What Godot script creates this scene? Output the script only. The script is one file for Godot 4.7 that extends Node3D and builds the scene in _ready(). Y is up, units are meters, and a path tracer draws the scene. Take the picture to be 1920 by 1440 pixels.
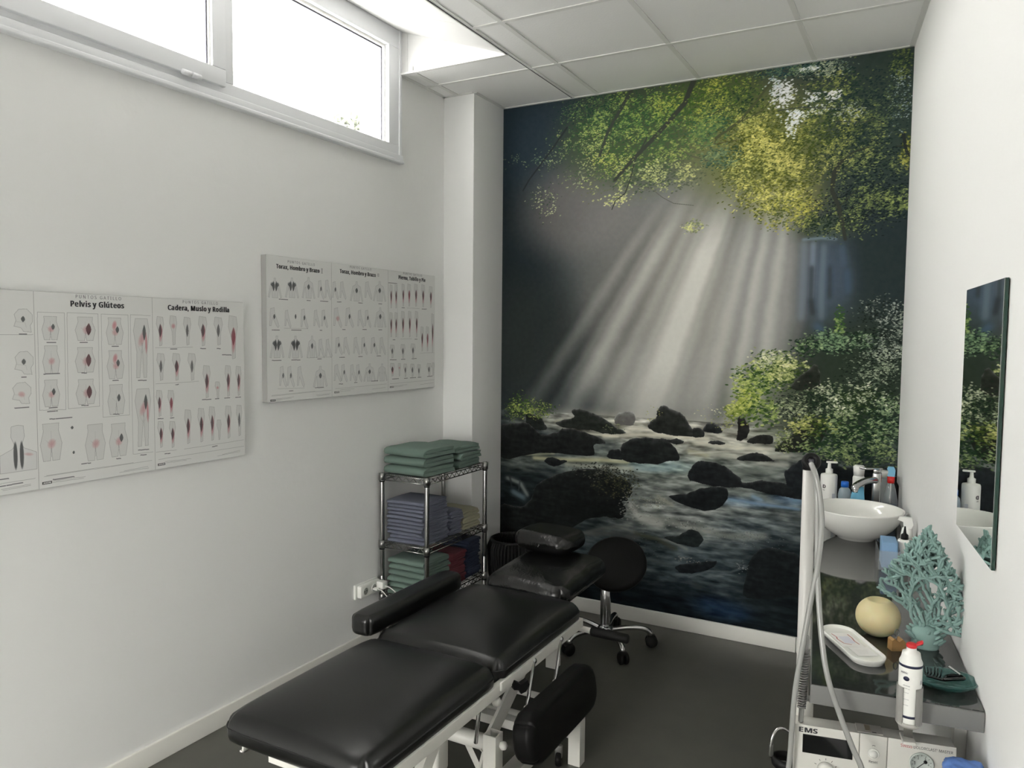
extends Node3D
# A small treatment room: couch, towel rack, wash counter, wall mural, charts, clerestory window.
# World: left wall x = 0, far wall z = 0, floor y = 0, metres.

const ROOM_H := 3.119
const RIGHT_X := 2.5064      # right wall at the far wall ...
const RIGHT_SLOPE := 0.1205  # ... drifting right by this much per metre towards the viewer
const BACK_Z := 5.7
const TOP := 0.815           # counter height

var M := {}
var taken := {}
var fonts := {}

func _ready() -> void:
	var cam := Camera3D.new()
	cam.name = "camera"
	cam.fov = 53.36
	cam.near = 0.05
	cam.far = 200.0
	cam.position = Vector3(2.62, 1.6908, 4.2879)
	cam.basis = Basis.from_euler(Vector3(-0.0623, 0.498, 0.0094), EULER_ORDER_YXZ)
	add_child(cam)
	cam.current = true
	var env := Environment.new()
	# bright overcast sky; the ground and the houses below the horizon return half of it
	var overcast := ProceduralSkyMaterial.new()
	overcast.sky_top_color = Color(1.0, 0.993, 0.972)
	overcast.sky_horizon_color = Color(1.0, 0.993, 0.972)
	overcast.ground_bottom_color = Color(0.71, 0.705, 0.69)
	overcast.ground_horizon_color = Color(0.71, 0.705, 0.69)
	env.background_mode = Environment.BG_SKY
	env.sky = Sky.new()
	env.sky.sky_material = overcast
	env.background_energy_multiplier = 22.8
	env.tonemap_mode = Environment.TONE_MAPPER_LINEAR
	env.tonemap_exposure = 1.0
	env.sdfgi_enabled = true
	env.ssao_enabled = true
	env.ssil_enabled = true
	var we := WorldEnvironment.new()
	we.name = "environment"
	we.environment = env
	add_child(we)
	materials()
	room()
	window()
	mural()
	charts()
	couch()
	stool()
	rack()
	counter()
	machine()
	small_things()
	outside()

# ---------------------------------------------------------------- helpers
func numbered(called: String) -> String:
	if not taken.has(called):
		taken[called] = 0
		return called
	taken[called] += 1
	return "%s_%03d" % [called, taken[called]]

func thing(called: String, label: String, category: String, at := Vector3.ZERO, turn := 0.0, group := "") -> Node3D:
	var o := Node3D.new()
	o.name = numbered(called)
	add_child(o)
	o.position = at
	o.rotation.y = turn
	tag(o, label, category, group)
	return o

func tag(o: Node3D, label: String, category := "", group := "") -> void:
	o.set_meta("label", label)
	if category:
		o.set_meta("category", category)
	if group:
		o.set_meta("group", group)

func setting(called: String, label: String, at := Vector3.ZERO, turn := 0.0) -> Node3D:
	var o := Node3D.new()
	o.name = called
	add_child(o)
	o.position = at
	o.rotation.y = turn
	o.set_meta("kind", "structure")
	o.set_meta("label", label)
	return o

func part(called: String, mesh: Mesh, mat: Material, parent: Node3D, at := Vector3.ZERO, b := Basis.IDENTITY, label := "") -> MeshInstance3D:
	var o := MeshInstance3D.new()
	o.name = called
	o.mesh = mesh
	o.material_override = mat
	parent.add_child(o, true)
	o.transform = Transform3D(b, at)
	if label:
		o.set_meta("label", label)
	return o

func quad(st: SurfaceTool, a: Vector3, b: Vector3, c: Vector3, d: Vector3) -> void:
	for v in [a, b, c, a, c, d]:
		st.add_vertex(v)

func begin(flat := false) -> SurfaceTool:
	var st := SurfaceTool.new()
	st.begin(Mesh.PRIMITIVE_TRIANGLES)
	st.set_smooth_group(-1 if flat else 0)
	return st

func done(st: SurfaceTool) -> ArrayMesh:
	st.generate_normals()
	return st.commit()

func add_box(st: SurfaceTool, lo: Vector3, hi: Vector3) -> void:
	var p := func(x, y, z): return Vector3(hi.x if x else lo.x, hi.y if y else lo.y, hi.z if z else lo.z)
	quad(st, p.call(0, 0, 1), p.call(0, 1, 1), p.call(1, 1, 1), p.call(1, 0, 1))
	quad(st, p.call(1, 0, 0), p.call(1, 1, 0), p.call(0, 1, 0), p.call(0, 0, 0))
	quad(st, p.call(1, 0, 1), p.call(1, 1, 1), p.call(1, 1, 0), p.call(1, 0, 0))
	quad(st, p.call(0, 0, 0), p.call(0, 1, 0), p.call(0, 1, 1), p.call(0, 0, 1))
	quad(st, p.call(0, 1, 1), p.call(0, 1, 0), p.call(1, 1, 0), p.call(1, 1, 1))
	quad(st, p.call(0, 0, 0), p.call(0, 0, 1), p.call(1, 0, 1), p.call(1, 0, 0))

func box(lo: Vector3, hi: Vector3) -> ArrayMesh:
	var st := begin(true)
	add_box(st, lo, hi)
	return done(st)

func boxes(list: Array) -> ArrayMesh:
	var st := begin(true)
	for b in list:
		add_box(st, b[0], b[1])
	return done(st)

# rounded box centred on the origin; bend (optional) moves each point
func rbox(size: Vector3, r: float, n := 3, mid := 1, bend = null) -> ArrayMesh:
	var st := begin()
	var h := size / 2.0
	r = minf(r, minf(h.x, minf(h.y, h.z)) * 0.999)
	var ts := []
	for k in 3:
		var t := PackedFloat32Array()
		for i in n + 1:
			t.append(-h[k] + r - r * tan(PI / 4.0 * (1.0 - float(i) / n)))
		for i in range(1, mid):
			t.append(lerpf(-h[k] + r, h[k] - r, float(i) / mid))
		for i in n + 1:
			t.append(h[k] - r + r * tan(PI / 4.0 * float(i) / n))
		ts.append(t)
	for k in 3:
		var u := (k + 1) % 3
		var v := (k + 2) % 3
		for s in [-1.0, 1.0]:
			var g := []
			for a in ts[u]:
				var row := PackedVector3Array()
				for c in ts[v]:
					var p := Vector3.ZERO
					p[k] = s * h[k]
					p[u] = a
					p[v] = c
					var q := p.clamp(-h + Vector3.ONE * r, h - Vector3.ONE * r)
					var w := q + (p - q).normalized() * r
					row.append(bend.call(w) if bend else w)
				g.append(row)
			for i in g.size() - 1:
				for j in g[0].size() - 1:
					if s > 0:
						quad(st, g[i][j], g[i][j + 1], g[i + 1][j + 1], g[i + 1][j])
					else:
						quad(st, g[i][j], g[i + 1][j], g[i + 1][j + 1], g[i][j + 1])
	return done(st)

func smooth_path(pts: Array, per := 6) -> PackedVector3Array:
	var out := PackedVector3Array()
	for i in pts.size() - 1:
		var a: Vector3 = pts[maxi(i - 1, 0)]
		var b: Vector3 = pts[i]
		var c: Vector3 = pts[i + 1]
		var d: Vector3 = pts[mini(i + 2, pts.size() - 1)]
		for k in per:
			out.append(b.cubic_interpolate(c, a, d, float(k) / per))
	out.append(pts[-1])
	return out

# radius may be a number or one number per point
func add_tube(st: SurfaceTool, pts: PackedVector3Array, radius, sides := 8, round_ends := false) -> void:
	var rings := []
	var t0 := (pts[1] - pts[0]).normalized()
	var nrm := t0.cross(Vector3.UP if absf(t0.y) < 0.9 else Vector3.RIGHT).normalized()
	var ps := []
	var rs := []
	for i in pts.size():
		ps.append(pts[i])
		rs.append(radius if (radius is float or radius is int) else radius[i])
	for i in ps.size():
		var t: Vector3 = (ps[mini(i + 1, ps.size() - 1)] - ps[maxi(i - 1, 0)]).normalized()
		nrm = (nrm - t * nrm.dot(t)).normalized()
		var bi := t.cross(nrm)
		var rows := [[0.0, 1.0]]
		if round_ends and i == 0:
			rows = [[-0.95, 0.3], [-0.7, 0.72], [0.0, 1.0]]
		elif round_ends and i == ps.size() - 1:
			rows = [[0.0, 1.0], [0.7, 0.72], [0.95, 0.3]]
		for w in rows:
			var ring := PackedVector3Array()
			for j in sides:
				var a := TAU * j / sides
				ring.append(ps[i] + t * (w[0] * rs[i]) + (nrm * cos(a) + bi * sin(a)) * (rs[i] * w[1]))
			rings.append(ring)
	for i in rings.size() - 1:
		for j in sides:
			var k := (j + 1) % sides
			quad(st, rings[i][j], rings[i + 1][j], rings[i + 1][k], rings[i][k])
	for e in 2:
		var ring: PackedVector3Array = rings[0] if e == 0 else rings[-1]
		var c := Vector3.ZERO
		for p in ring:
			c += p / sides
		for j in sides:
			var k := (j + 1) % sides
			for v in ([c, ring[j], ring[k]] if e == 0 else [c, ring[k], ring[j]]):
				st.add_vertex(v)

func tube(pts, radius, sides := 8, round_ends := false) -> ArrayMesh:
	var st := begin()
	add_tube(st, PackedVector3Array(pts), radius, sides, round_ends)
	return done(st)

func rod(a: Vector3, b: Vector3, r: float, sides := 12) -> ArrayMesh:
	# straight rod with a small bevel at both ends
	var d := (b - a).normalized()
	var e := minf(r * 0.25, a.distance_to(b) * 0.2)
	return tube([a, a + d * e, b - d * e, b], [r * 0.75, r, r, r * 0.75], sides)

# profile: points (radius, height) going up on the outside
func lathe(profile: Array, seg := 32, squash := Vector3.ONE) -> ArrayMesh:
	var st := begin()
	for i in profile.size() - 1:
		for j in seg:
			var p := []
			for q in [[i, j], [i + 1, j], [i + 1, j + 1], [i, j + 1]]:
				var w: Vector2 = profile[q[0]]
				var a: float = TAU * (q[1] % seg) / seg
				p.append(Vector3(w.x * cos(a), w.y, -w.x * sin(a)) * squash)
			quad(st, p[0], p[1], p[2], p[3])
	return done(st)

# a polygon in x,y pulled along z; bend (optional) moves each point
func extrude(poly: PackedVector2Array, z0: float, z1: float, segs := 1, flat := true, bend = null) -> ArrayMesh:
	if not Geometry2D.is_polygon_clockwise(poly):
		poly.reverse()
	var st := begin(flat)
	var at := func(p: Vector2, z: float):
		var w := Vector3(p.x, p.y, z)
		return bend.call(w) if bend else w
	var n := poly.size()
	for s in segs:
		var za := lerpf(z0, z1, float(s) / segs)
		var zb := lerpf(z0, z1, float(s + 1) / segs)
		for i in n:
			var a := poly[i]
			var b := poly[(i + 1) % n]
			quad(st, at.call(a, za), at.call(a, zb), at.call(b, zb), at.call(b, za))
	st.set_smooth_group(-1)
	var tri := Geometry2D.triangulate_polygon(poly)
	for i in range(0, tri.size(), 3):
		var a := poly[tri[i]]
		var b := poly[tri[i + 1]]
		var c := poly[tri[i + 2]]
		if (b - a).cross(c - a) < 0:
			var t := b
			b = c
			c = t
		for v in [at.call(a, z1), at.call(c, z1), at.call(b, z1), at.call(a, z0), at.call(b, z0), at.call(c, z0)]:
			st.add_vertex(v)
	return done(st)

func round_rect(w: float, h: float, r: float, n := 5) -> PackedVector2Array:
	var out := PackedVector2Array()
	for k in 4:
		var c := Vector2((w / 2 - r) * [1, -1, -1, 1][k], (h / 2 - r) * [1, 1, -1, -1][k])
		for i in n + 1:
			var a := PI / 2 * (k + float(i) / n)
			out.append(c + Vector2(cos(a), sin(a)) * r)
	return out

func words(text: String, width: float, mat: Material, parent: Node3D, at: Vector3, b: Basis, called := "lettering", tall := 1.0, family := "Droid Sans", bold := false) -> MeshInstance3D:
	var key := family + str(bold)
	if not fonts.has(key):
		var f := SystemFont.new()
		f.font_names = [family]
		f.font_weight = 700 if bold else 400
		fonts[key] = f
	var t := TextMesh.new()
	t.font = fonts[key]
	t.text = text
	t.font_size = 32
	t.pixel_size = 0.01
	t.depth = 0.02
	var s: float = width / maxf(t.get_aabb().size.x, 0.01)
	var o := part(called, t, mat, parent, at, b * Basis.from_scale(Vector3(s, s * tall, s * 0.5)))
	if bold:
		# no bold cut of the font: a second strike a hair to the side
		part("second_strike", t, mat, o, Vector3(0.011, 0.0, 0.0))
	return o

func paint(c: Color, rough := 0.6, metal := 0.0) -> StandardMaterial3D:
	var m := StandardMaterial3D.new()
	m.albedo_color = c
	m.roughness = rough
	m.metallic = metal
	return m

func noise_tex(freq: float, size := 256, octaves := 4, ramp := [], kind := FastNoiseLite.TYPE_SIMPLEX_SMOOTH, sd := 3) -> NoiseTexture2D:
	var n := FastNoiseLite.new()
	n.noise_type = kind
	n.frequency = freq
	n.fractal_octaves = octaves
	n.seed = sd
	var t := NoiseTexture2D.new()
	t.width = size
	t.height = size
	t.seamless = true
	t.noise = n
	if ramp:
		var g := Gradient.new()
		g.offsets = PackedFloat32Array(ramp[0])
		g.colors = PackedColorArray(ramp[1])
		t.color_ramp = g
	return t

func grain(m: StandardMaterial3D, freq: float, depth: float, scale: float, octaves := 4, sd := 5, world := true) -> StandardMaterial3D:
	m.heightmap_enabled = true
	m.heightmap_texture = noise_tex(freq, 256, octaves, [], FastNoiseLite.TYPE_SIMPLEX_SMOOTH, sd)
	m.heightmap_scale = depth
	m.uv1_triplanar = true
	m.uv1_world_triplanar = world
	m.uv1_scale = Vector3.ONE * scale
	return m

func materials() -> void:
	M.wall = grain(paint(Color(0.917, 0.918, 0.912), 0.7), 0.03, 0.06, 2.0)
	M.ceiling = grain(paint(Color(0.93, 0.93, 0.925), 0.85), 0.08, 0.04, 3.0)
	M.grid = paint(Color(0.87, 0.87, 0.86), 0.5)
	M.well = paint(Color(0.79, 0.79, 0.785), 0.6)
	M.floor = paint(Color(1, 1, 1), 0.36)
	M.floor.albedo_texture = noise_tex(0.012, 512, 5, [[0.0, 0.5, 1.0], [Color(0.32, 0.32, 0.295), Color(0.335, 0.335, 0.308), Color(0.35, 0.35, 0.322)]])
	M.floor.uv1_triplanar = true
	M.floor.uv1_world_triplanar = true
	M.floor.uv1_scale = Vector3.ONE * 0.8
	M.base = paint(Color(0.90, 0.895, 0.87), 0.35)
	M.pvc = paint(Color(0.90, 0.905, 0.915), 0.3)
	M.gasket = paint(Color(0.25, 0.25, 0.30), 0.6)
	var glass := paint(Color(1, 1, 1, 0.03), 0.02)
	glass.transparency = BaseMaterial3D.TRANSPARENCY_ALPHA
	M.pane = glass
	M.board = paint(Color(0.90, 0.90, 0.89), 0.6)
	M.foam = paint(Color(0.62, 0.62, 0.61), 0.7)
	M.ink = paint(Color(0.16, 0.16, 0.18), 0.6)
	M.grey_ink = paint(Color(0.45, 0.45, 0.46), 0.6)
	M.leather = grain(paint(Color(0.055, 0.058, 0.058), 0.28), 0.12, 0.015, 9.0, 3, 8, false)
	M.leather.metallic_specular = 0.5
	M.leather_soft = grain(paint(Color(0.06, 0.06, 0.062), 0.27), 0.05, 0.08, 5.0, 3, 9, false)
	M.leather_soft.metallic_specular = 0.52
	M.seat = paint(Color(0.06, 0.06, 0.06), 0.45)
	M.seat.metallic_specular = 0.25
	M.frame = paint(Color(0.88, 0.875, 0.85), 0.35)
	M.chrome = paint(Color(0.78, 0.78, 0.78), 0.16, 1.0)
	M.steel = paint(Color(0.56, 0.56, 0.55), 0.3, 1.0)
	M.wire = paint(Color(0.60, 0.60, 0.59), 0.26, 1.0)
	M.black = paint(Color(0.045, 0.045, 0.047), 0.5)
	M.black.metallic_specular = 0.35
	M.rubber = paint(Color(0.06, 0.06, 0.06), 0.6)
	M.rubber.metallic_specular = 0.3
	M.white = paint(Color(0.92, 0.92, 0.90), 0.35)
	M.gloss_white = paint(Color(0.93, 0.93, 0.91), 0.08)
	M.towel = {}
	for k in [["green", Color(0.40, 0.475, 0.44)], ["blue", Color(0.40, 0.415, 0.475)], ["beige", Color(0.60, 0.59, 0.50)], ["red", Color(0.34, 0.13, 0.165)], ["navy", Color(0.13, 0.17, 0.26)]]:
		var m := grain(paint(k[1], 0.95), 0.25, 0.12, 6.0, 2, 12, false)
		m.rim_enabled = true
		m.rim = 0.3
		m.rim_tint = 0.6
		M.towel[k[0]] = m
const MURAL_TONES := [
	[.0307, .3253, .1927, .4727, 30, 38, 42, 1],
	[.0764, .0664, .172, .1187, 36, 48, 58, .95],
	[.2286, .2147, .1755, .1052, 100, 97, 96, .85],
	[.4849, .397, .2894, .2622, 122, 121, 118, 1],
	[.5185, .3974, .1165, .1995, 160, 158, 150, .6],
	[.4342, .5491, .1742, .0821, 158, 158, 154, .75],
	[.715, .3997, .1054, .1705, 132, 132, 132, .8],
	[.0747, .4807, .1595, .1449, 38, 44, 44, .95],
	[.365, .081, .2026, .1008, 60, 72, 48, .9],
	[.6805, .1273, .1845, .112, 100, 104, 62, .95],
	[.7438, .224, .0918, .0461, 120, 120, 72, .8],
	[.9386, .1142, .112, .1652, 44, 56, 50, 1],
	[.5653, .0321, .1361, .0476, 72, 84, 46, .8],
	[.9698, .3326, .1112, .1315, 34, 44, 46, 1],
	[.8267, .2829, .0665, .0226, 60, 70, 52, .9],
	[.84, .3829, .0609, .1003, 70, 82, 98, .8],
	[.9049, .5458, .1569, .1273, 36, 46, 36, 1],
	[.722, .5797, .1059, .0765, 54, 66, 40, .7],
	[.4085, .643, .3631, .0291, 152, 150, 138, .9],
	[.5869, .674, .2444, .0299, 158, 157, 146, .85],
	[.481, .7213, .3748, .0462, 104, 110, 104, .9],
	[.5513, .7975, .2963, .061, 104, 108, 104, .9],
	[.4583, .9, .3583, .0524, 60, 70, 74, .9],
	[.7067, .8226, .131, .0391, 86, 96, 100, .7],
	[.4893, 1.001, .4878, .0629, 15, 23, 29, 1],
	[.7716, .9225, .116, .1068, 16, 24, 27, 1],
	[.0644, .8987, .1471, .1962, 14, 20, 22, 1],
	[.6232, .9721, .0763, .0222, 28, 46, 66, .8],
	[.0534, .7284, .0828, .0284, 90, 96, 90, .6],
	[.6672, .7673, .0739, .0098, 84, 104, 124, .6],
	[.7768, .7532, .0468, .0134, 70, 92, 116, .6],
	[.4529, .7129, .1088, .0145, 120, 140, 140, .7],
]

const MURAL_ROCKS := [
	[[.3385, .6336, .3519, .6188, .3761, .6145, .3942, .6202, .3917, .6377, .3798, .6426, .3494, .6408], 84, 83, 81, 200],
	[[.0808, .6268, .0894, .6241, .0999, .633, .1204, .6344, .1376, .6498, .1445, .6587, .1243, .6632, .09, .6591, .0794, .6456], 24, 27, 26, 110],
	[[.2166, .6212, .2294, .615, .2552, .6173, .287, .6249, .3185, .6346, .3435, .6466, .3649, .6521, .3666, .6586, .3191, .6611, .272, .6568, .2238, .6548, .1911, .6541, .171, .6459, .2233, .6322], 25, 28, 25, 140],
	[[.4334, .6443, .4359, .6313, .4532, .6219, .4529, .6113, .467, .599, .4843, .6036, .5186, .6148, .536, .6329, .5474, .6407, .5725, .6519, .5255, .6545, .4686, .6532], 28, 30, 28, 150],
	[[-.0016, .6636, .0375, .6546, .0794, .6503, .1072, .6629, .1313, .6733, .178, .6639, .1977, .6561, .2721, .6635, .307, .675, .3134, .6814, .2821, .6854, .2826, .7055, .2249, .7091, .1251, .7107, .0666, .7214, -.0007, .7281], 18, 20, 20, 100],
	[[.3203, .7076, .3323, .6924, .3568, .6921, .3603, .7095], 18, 21, 22, 80],
	[[.3585, .6964, .3597, .6831, .3746, .6724, .4103, .6639, .4631, .6632, .4921, .6711, .5096, .6871, .5101, .7019, .4816, .7059, .4558, .713, .3967, .7137, .3603, .7095], 20, 23, 23, 90],
	[[.4631, .6632, .4861, .663, .5088, .6606, .5231, .6672, .4977, .6708], 21, 23, 23, 90],
	[[.139, .7261, .1557, .7181, .1791, .7212, .2056, .7241, .1727, .7354, .1458, .7326], 14, 17, 19, 60],
	[[.5386, .7356, .5394, .7193, .5549, .7031, .5707, .699, .6048, .7008, .6321, .7078, .6593, .7227, .6735, .7324, .7129, .7246, .7542, .7263, .8054, .7299, .8062, .7507, .7284, .7476, .6788, .7418, .6153, .7438, .5628, .7408], 17, 20, 22, 80],
	[[.4882, .772, .5317, .7638, .5801, .7483, .6307, .7466, .6286, .7718, .5936, .791, .5325, .7871], 12, 16, 18, 70],
	[[.6555, .6885, .6901, .6766, .711, .6763, .7357, .6844, .7347, .6892, .672, .6914], 23, 25, 25, 80],
	[[.7644, .7111, .777, .6979, .8033, .68, .8205, .6742, .8742, .6791, .8892, .6883, 1.0076, .6846, 1.0098, .7292, .806, .746], 21, 25, 28, 80],
	[[.5718, .6436, .5797, .6283, .6019, .6273, .6162, .6434], 23, 25, 26, 130],
	[[.6533, .6165, .6638, .6118, .6805, .6318, .6707, .6531, .6519, .6541, .6566, .633], 24, 24, 23, 110],
	[[.5463, .6406, .5632, .6376, .5749, .652, .5467, .6546], 25, 27, 26, 110],
	[[.5837, .6643, .6029, .6579, .6251, .663, .6032, .6663], 24, 25, 25, 90],
	[[.5112, .9047, .5666, .8912, .6118, .8849, .5972, .8994, .552, .9141, .5209, .9154], 14, 19, 22, 50],
	[[.4779, .8536, .5187, .8447, .5493, .8299, .5772, .8434, .5656, .861, .5286, .8626], 21, 27, 28, 50],
	[[.6858, .8979, .6936, .8702, .7128, .8524, .7407, .8445, .7735, .8477, .8071, .8574, .8213, .9161, .6863, .9435], 15, 20, 22, 60],
	[[.0006, .8337, .0648, .8305, .1027, .8059, .1093, .7843, .143, .7653, .1929, .7478, .2673, .7335, .321, .7365, .3521, .7454, .3858, .7561, .3892, .7712, .3776, .7898, .3625, .7933, .3751, .8077, .3633, .8265, .3232, .828, .276, .8346, .2279, .8552, .1622, .8896, .0016, .9111], 14, 17, 17, 80],
]

const MURAL_BANK_ROCKS := [
	[[.7758, .5586, .7827, .5424, .8068, .5259, .8259, .5136, .8341, .5331, .8326, .5568], 28, 31, 25, 110],
	[[.7421, .6696, .7741, .6413, .8105, .6133, .8471, .6116, .8482, .6373, .82, .6648], 25, 28, 23, 110],
	[[.6762, .6569, .6995, .6453, .7333, .6435, .7338, .6557, .7105, .6591], 24, 25, 22, 60],
]

const MURAL_BRANCHES := [
	[11, [.5269, -.0006, .5059, .0384, .4629, .071, .4174, .1034, .3804, .1273, .3256, .1679], 48, 52, 46],
	[9, [.3686, .0015, .334, .04, .3045, .0757, .2849, .1179], 50, 56, 50],
	[4.5, [.1916, .0543, .1472, .0946, .0809, .1495, .0617, .171], 36, 40, 42],
	[3, [.4116, .093, .3806, .1344, .3674, .1727, .3565, .1932, .3295, .2069, .3212, .2228], 48, 52, 46],
	[1.8, [.3733, .1791, .4268, .1895, .4547, .2071, .4835, .2196, .5342, .2263], 80, 80, 74],
	[2, [.4979, .1208, .5194, .1342, .5692, .1486], 70, 74, 60],
	[6, [.5832, .1087, .6386, .0836, .6742, .0546, .703, .0265], 66, 70, 48],
	[2.5, [.6436, .084, .6904, .07, .71, .0528], 66, 70, 48],
	[2.5, [.5678, .0665, .6004, .0574, .635, .0506], 60, 66, 44],
	[9, [.863, .1715, .8494, .1883, .8463, .2184, .862, .2478, .8709, .2759, .8776, .3029], 44, 48, 42],
	[6, [.9851, .1372, .9915, .1633, 1.0022, .1752], 34, 38, 38],
	[2.5, [.7249, .0734, .7748, .0729, .8679, .084], 58, 64, 56],
	[2.5, [.8479, .1031, .9067, .1104, .9309, .1066], 50, 56, 48],
	[3, [.863, .1715, .8874, .1576, .9192, .1514], 46, 50, 40],
	[2, [.862, .2478, .8799, .232, .903, .2157], 46, 50, 40],
	[1.6, [.9716, .1548, 1.0013, .1564], 40, 40, 34],
	[2, [.5832, .1087, .581, .119, .6373, .1162], 66, 66, 44],
]

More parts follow.
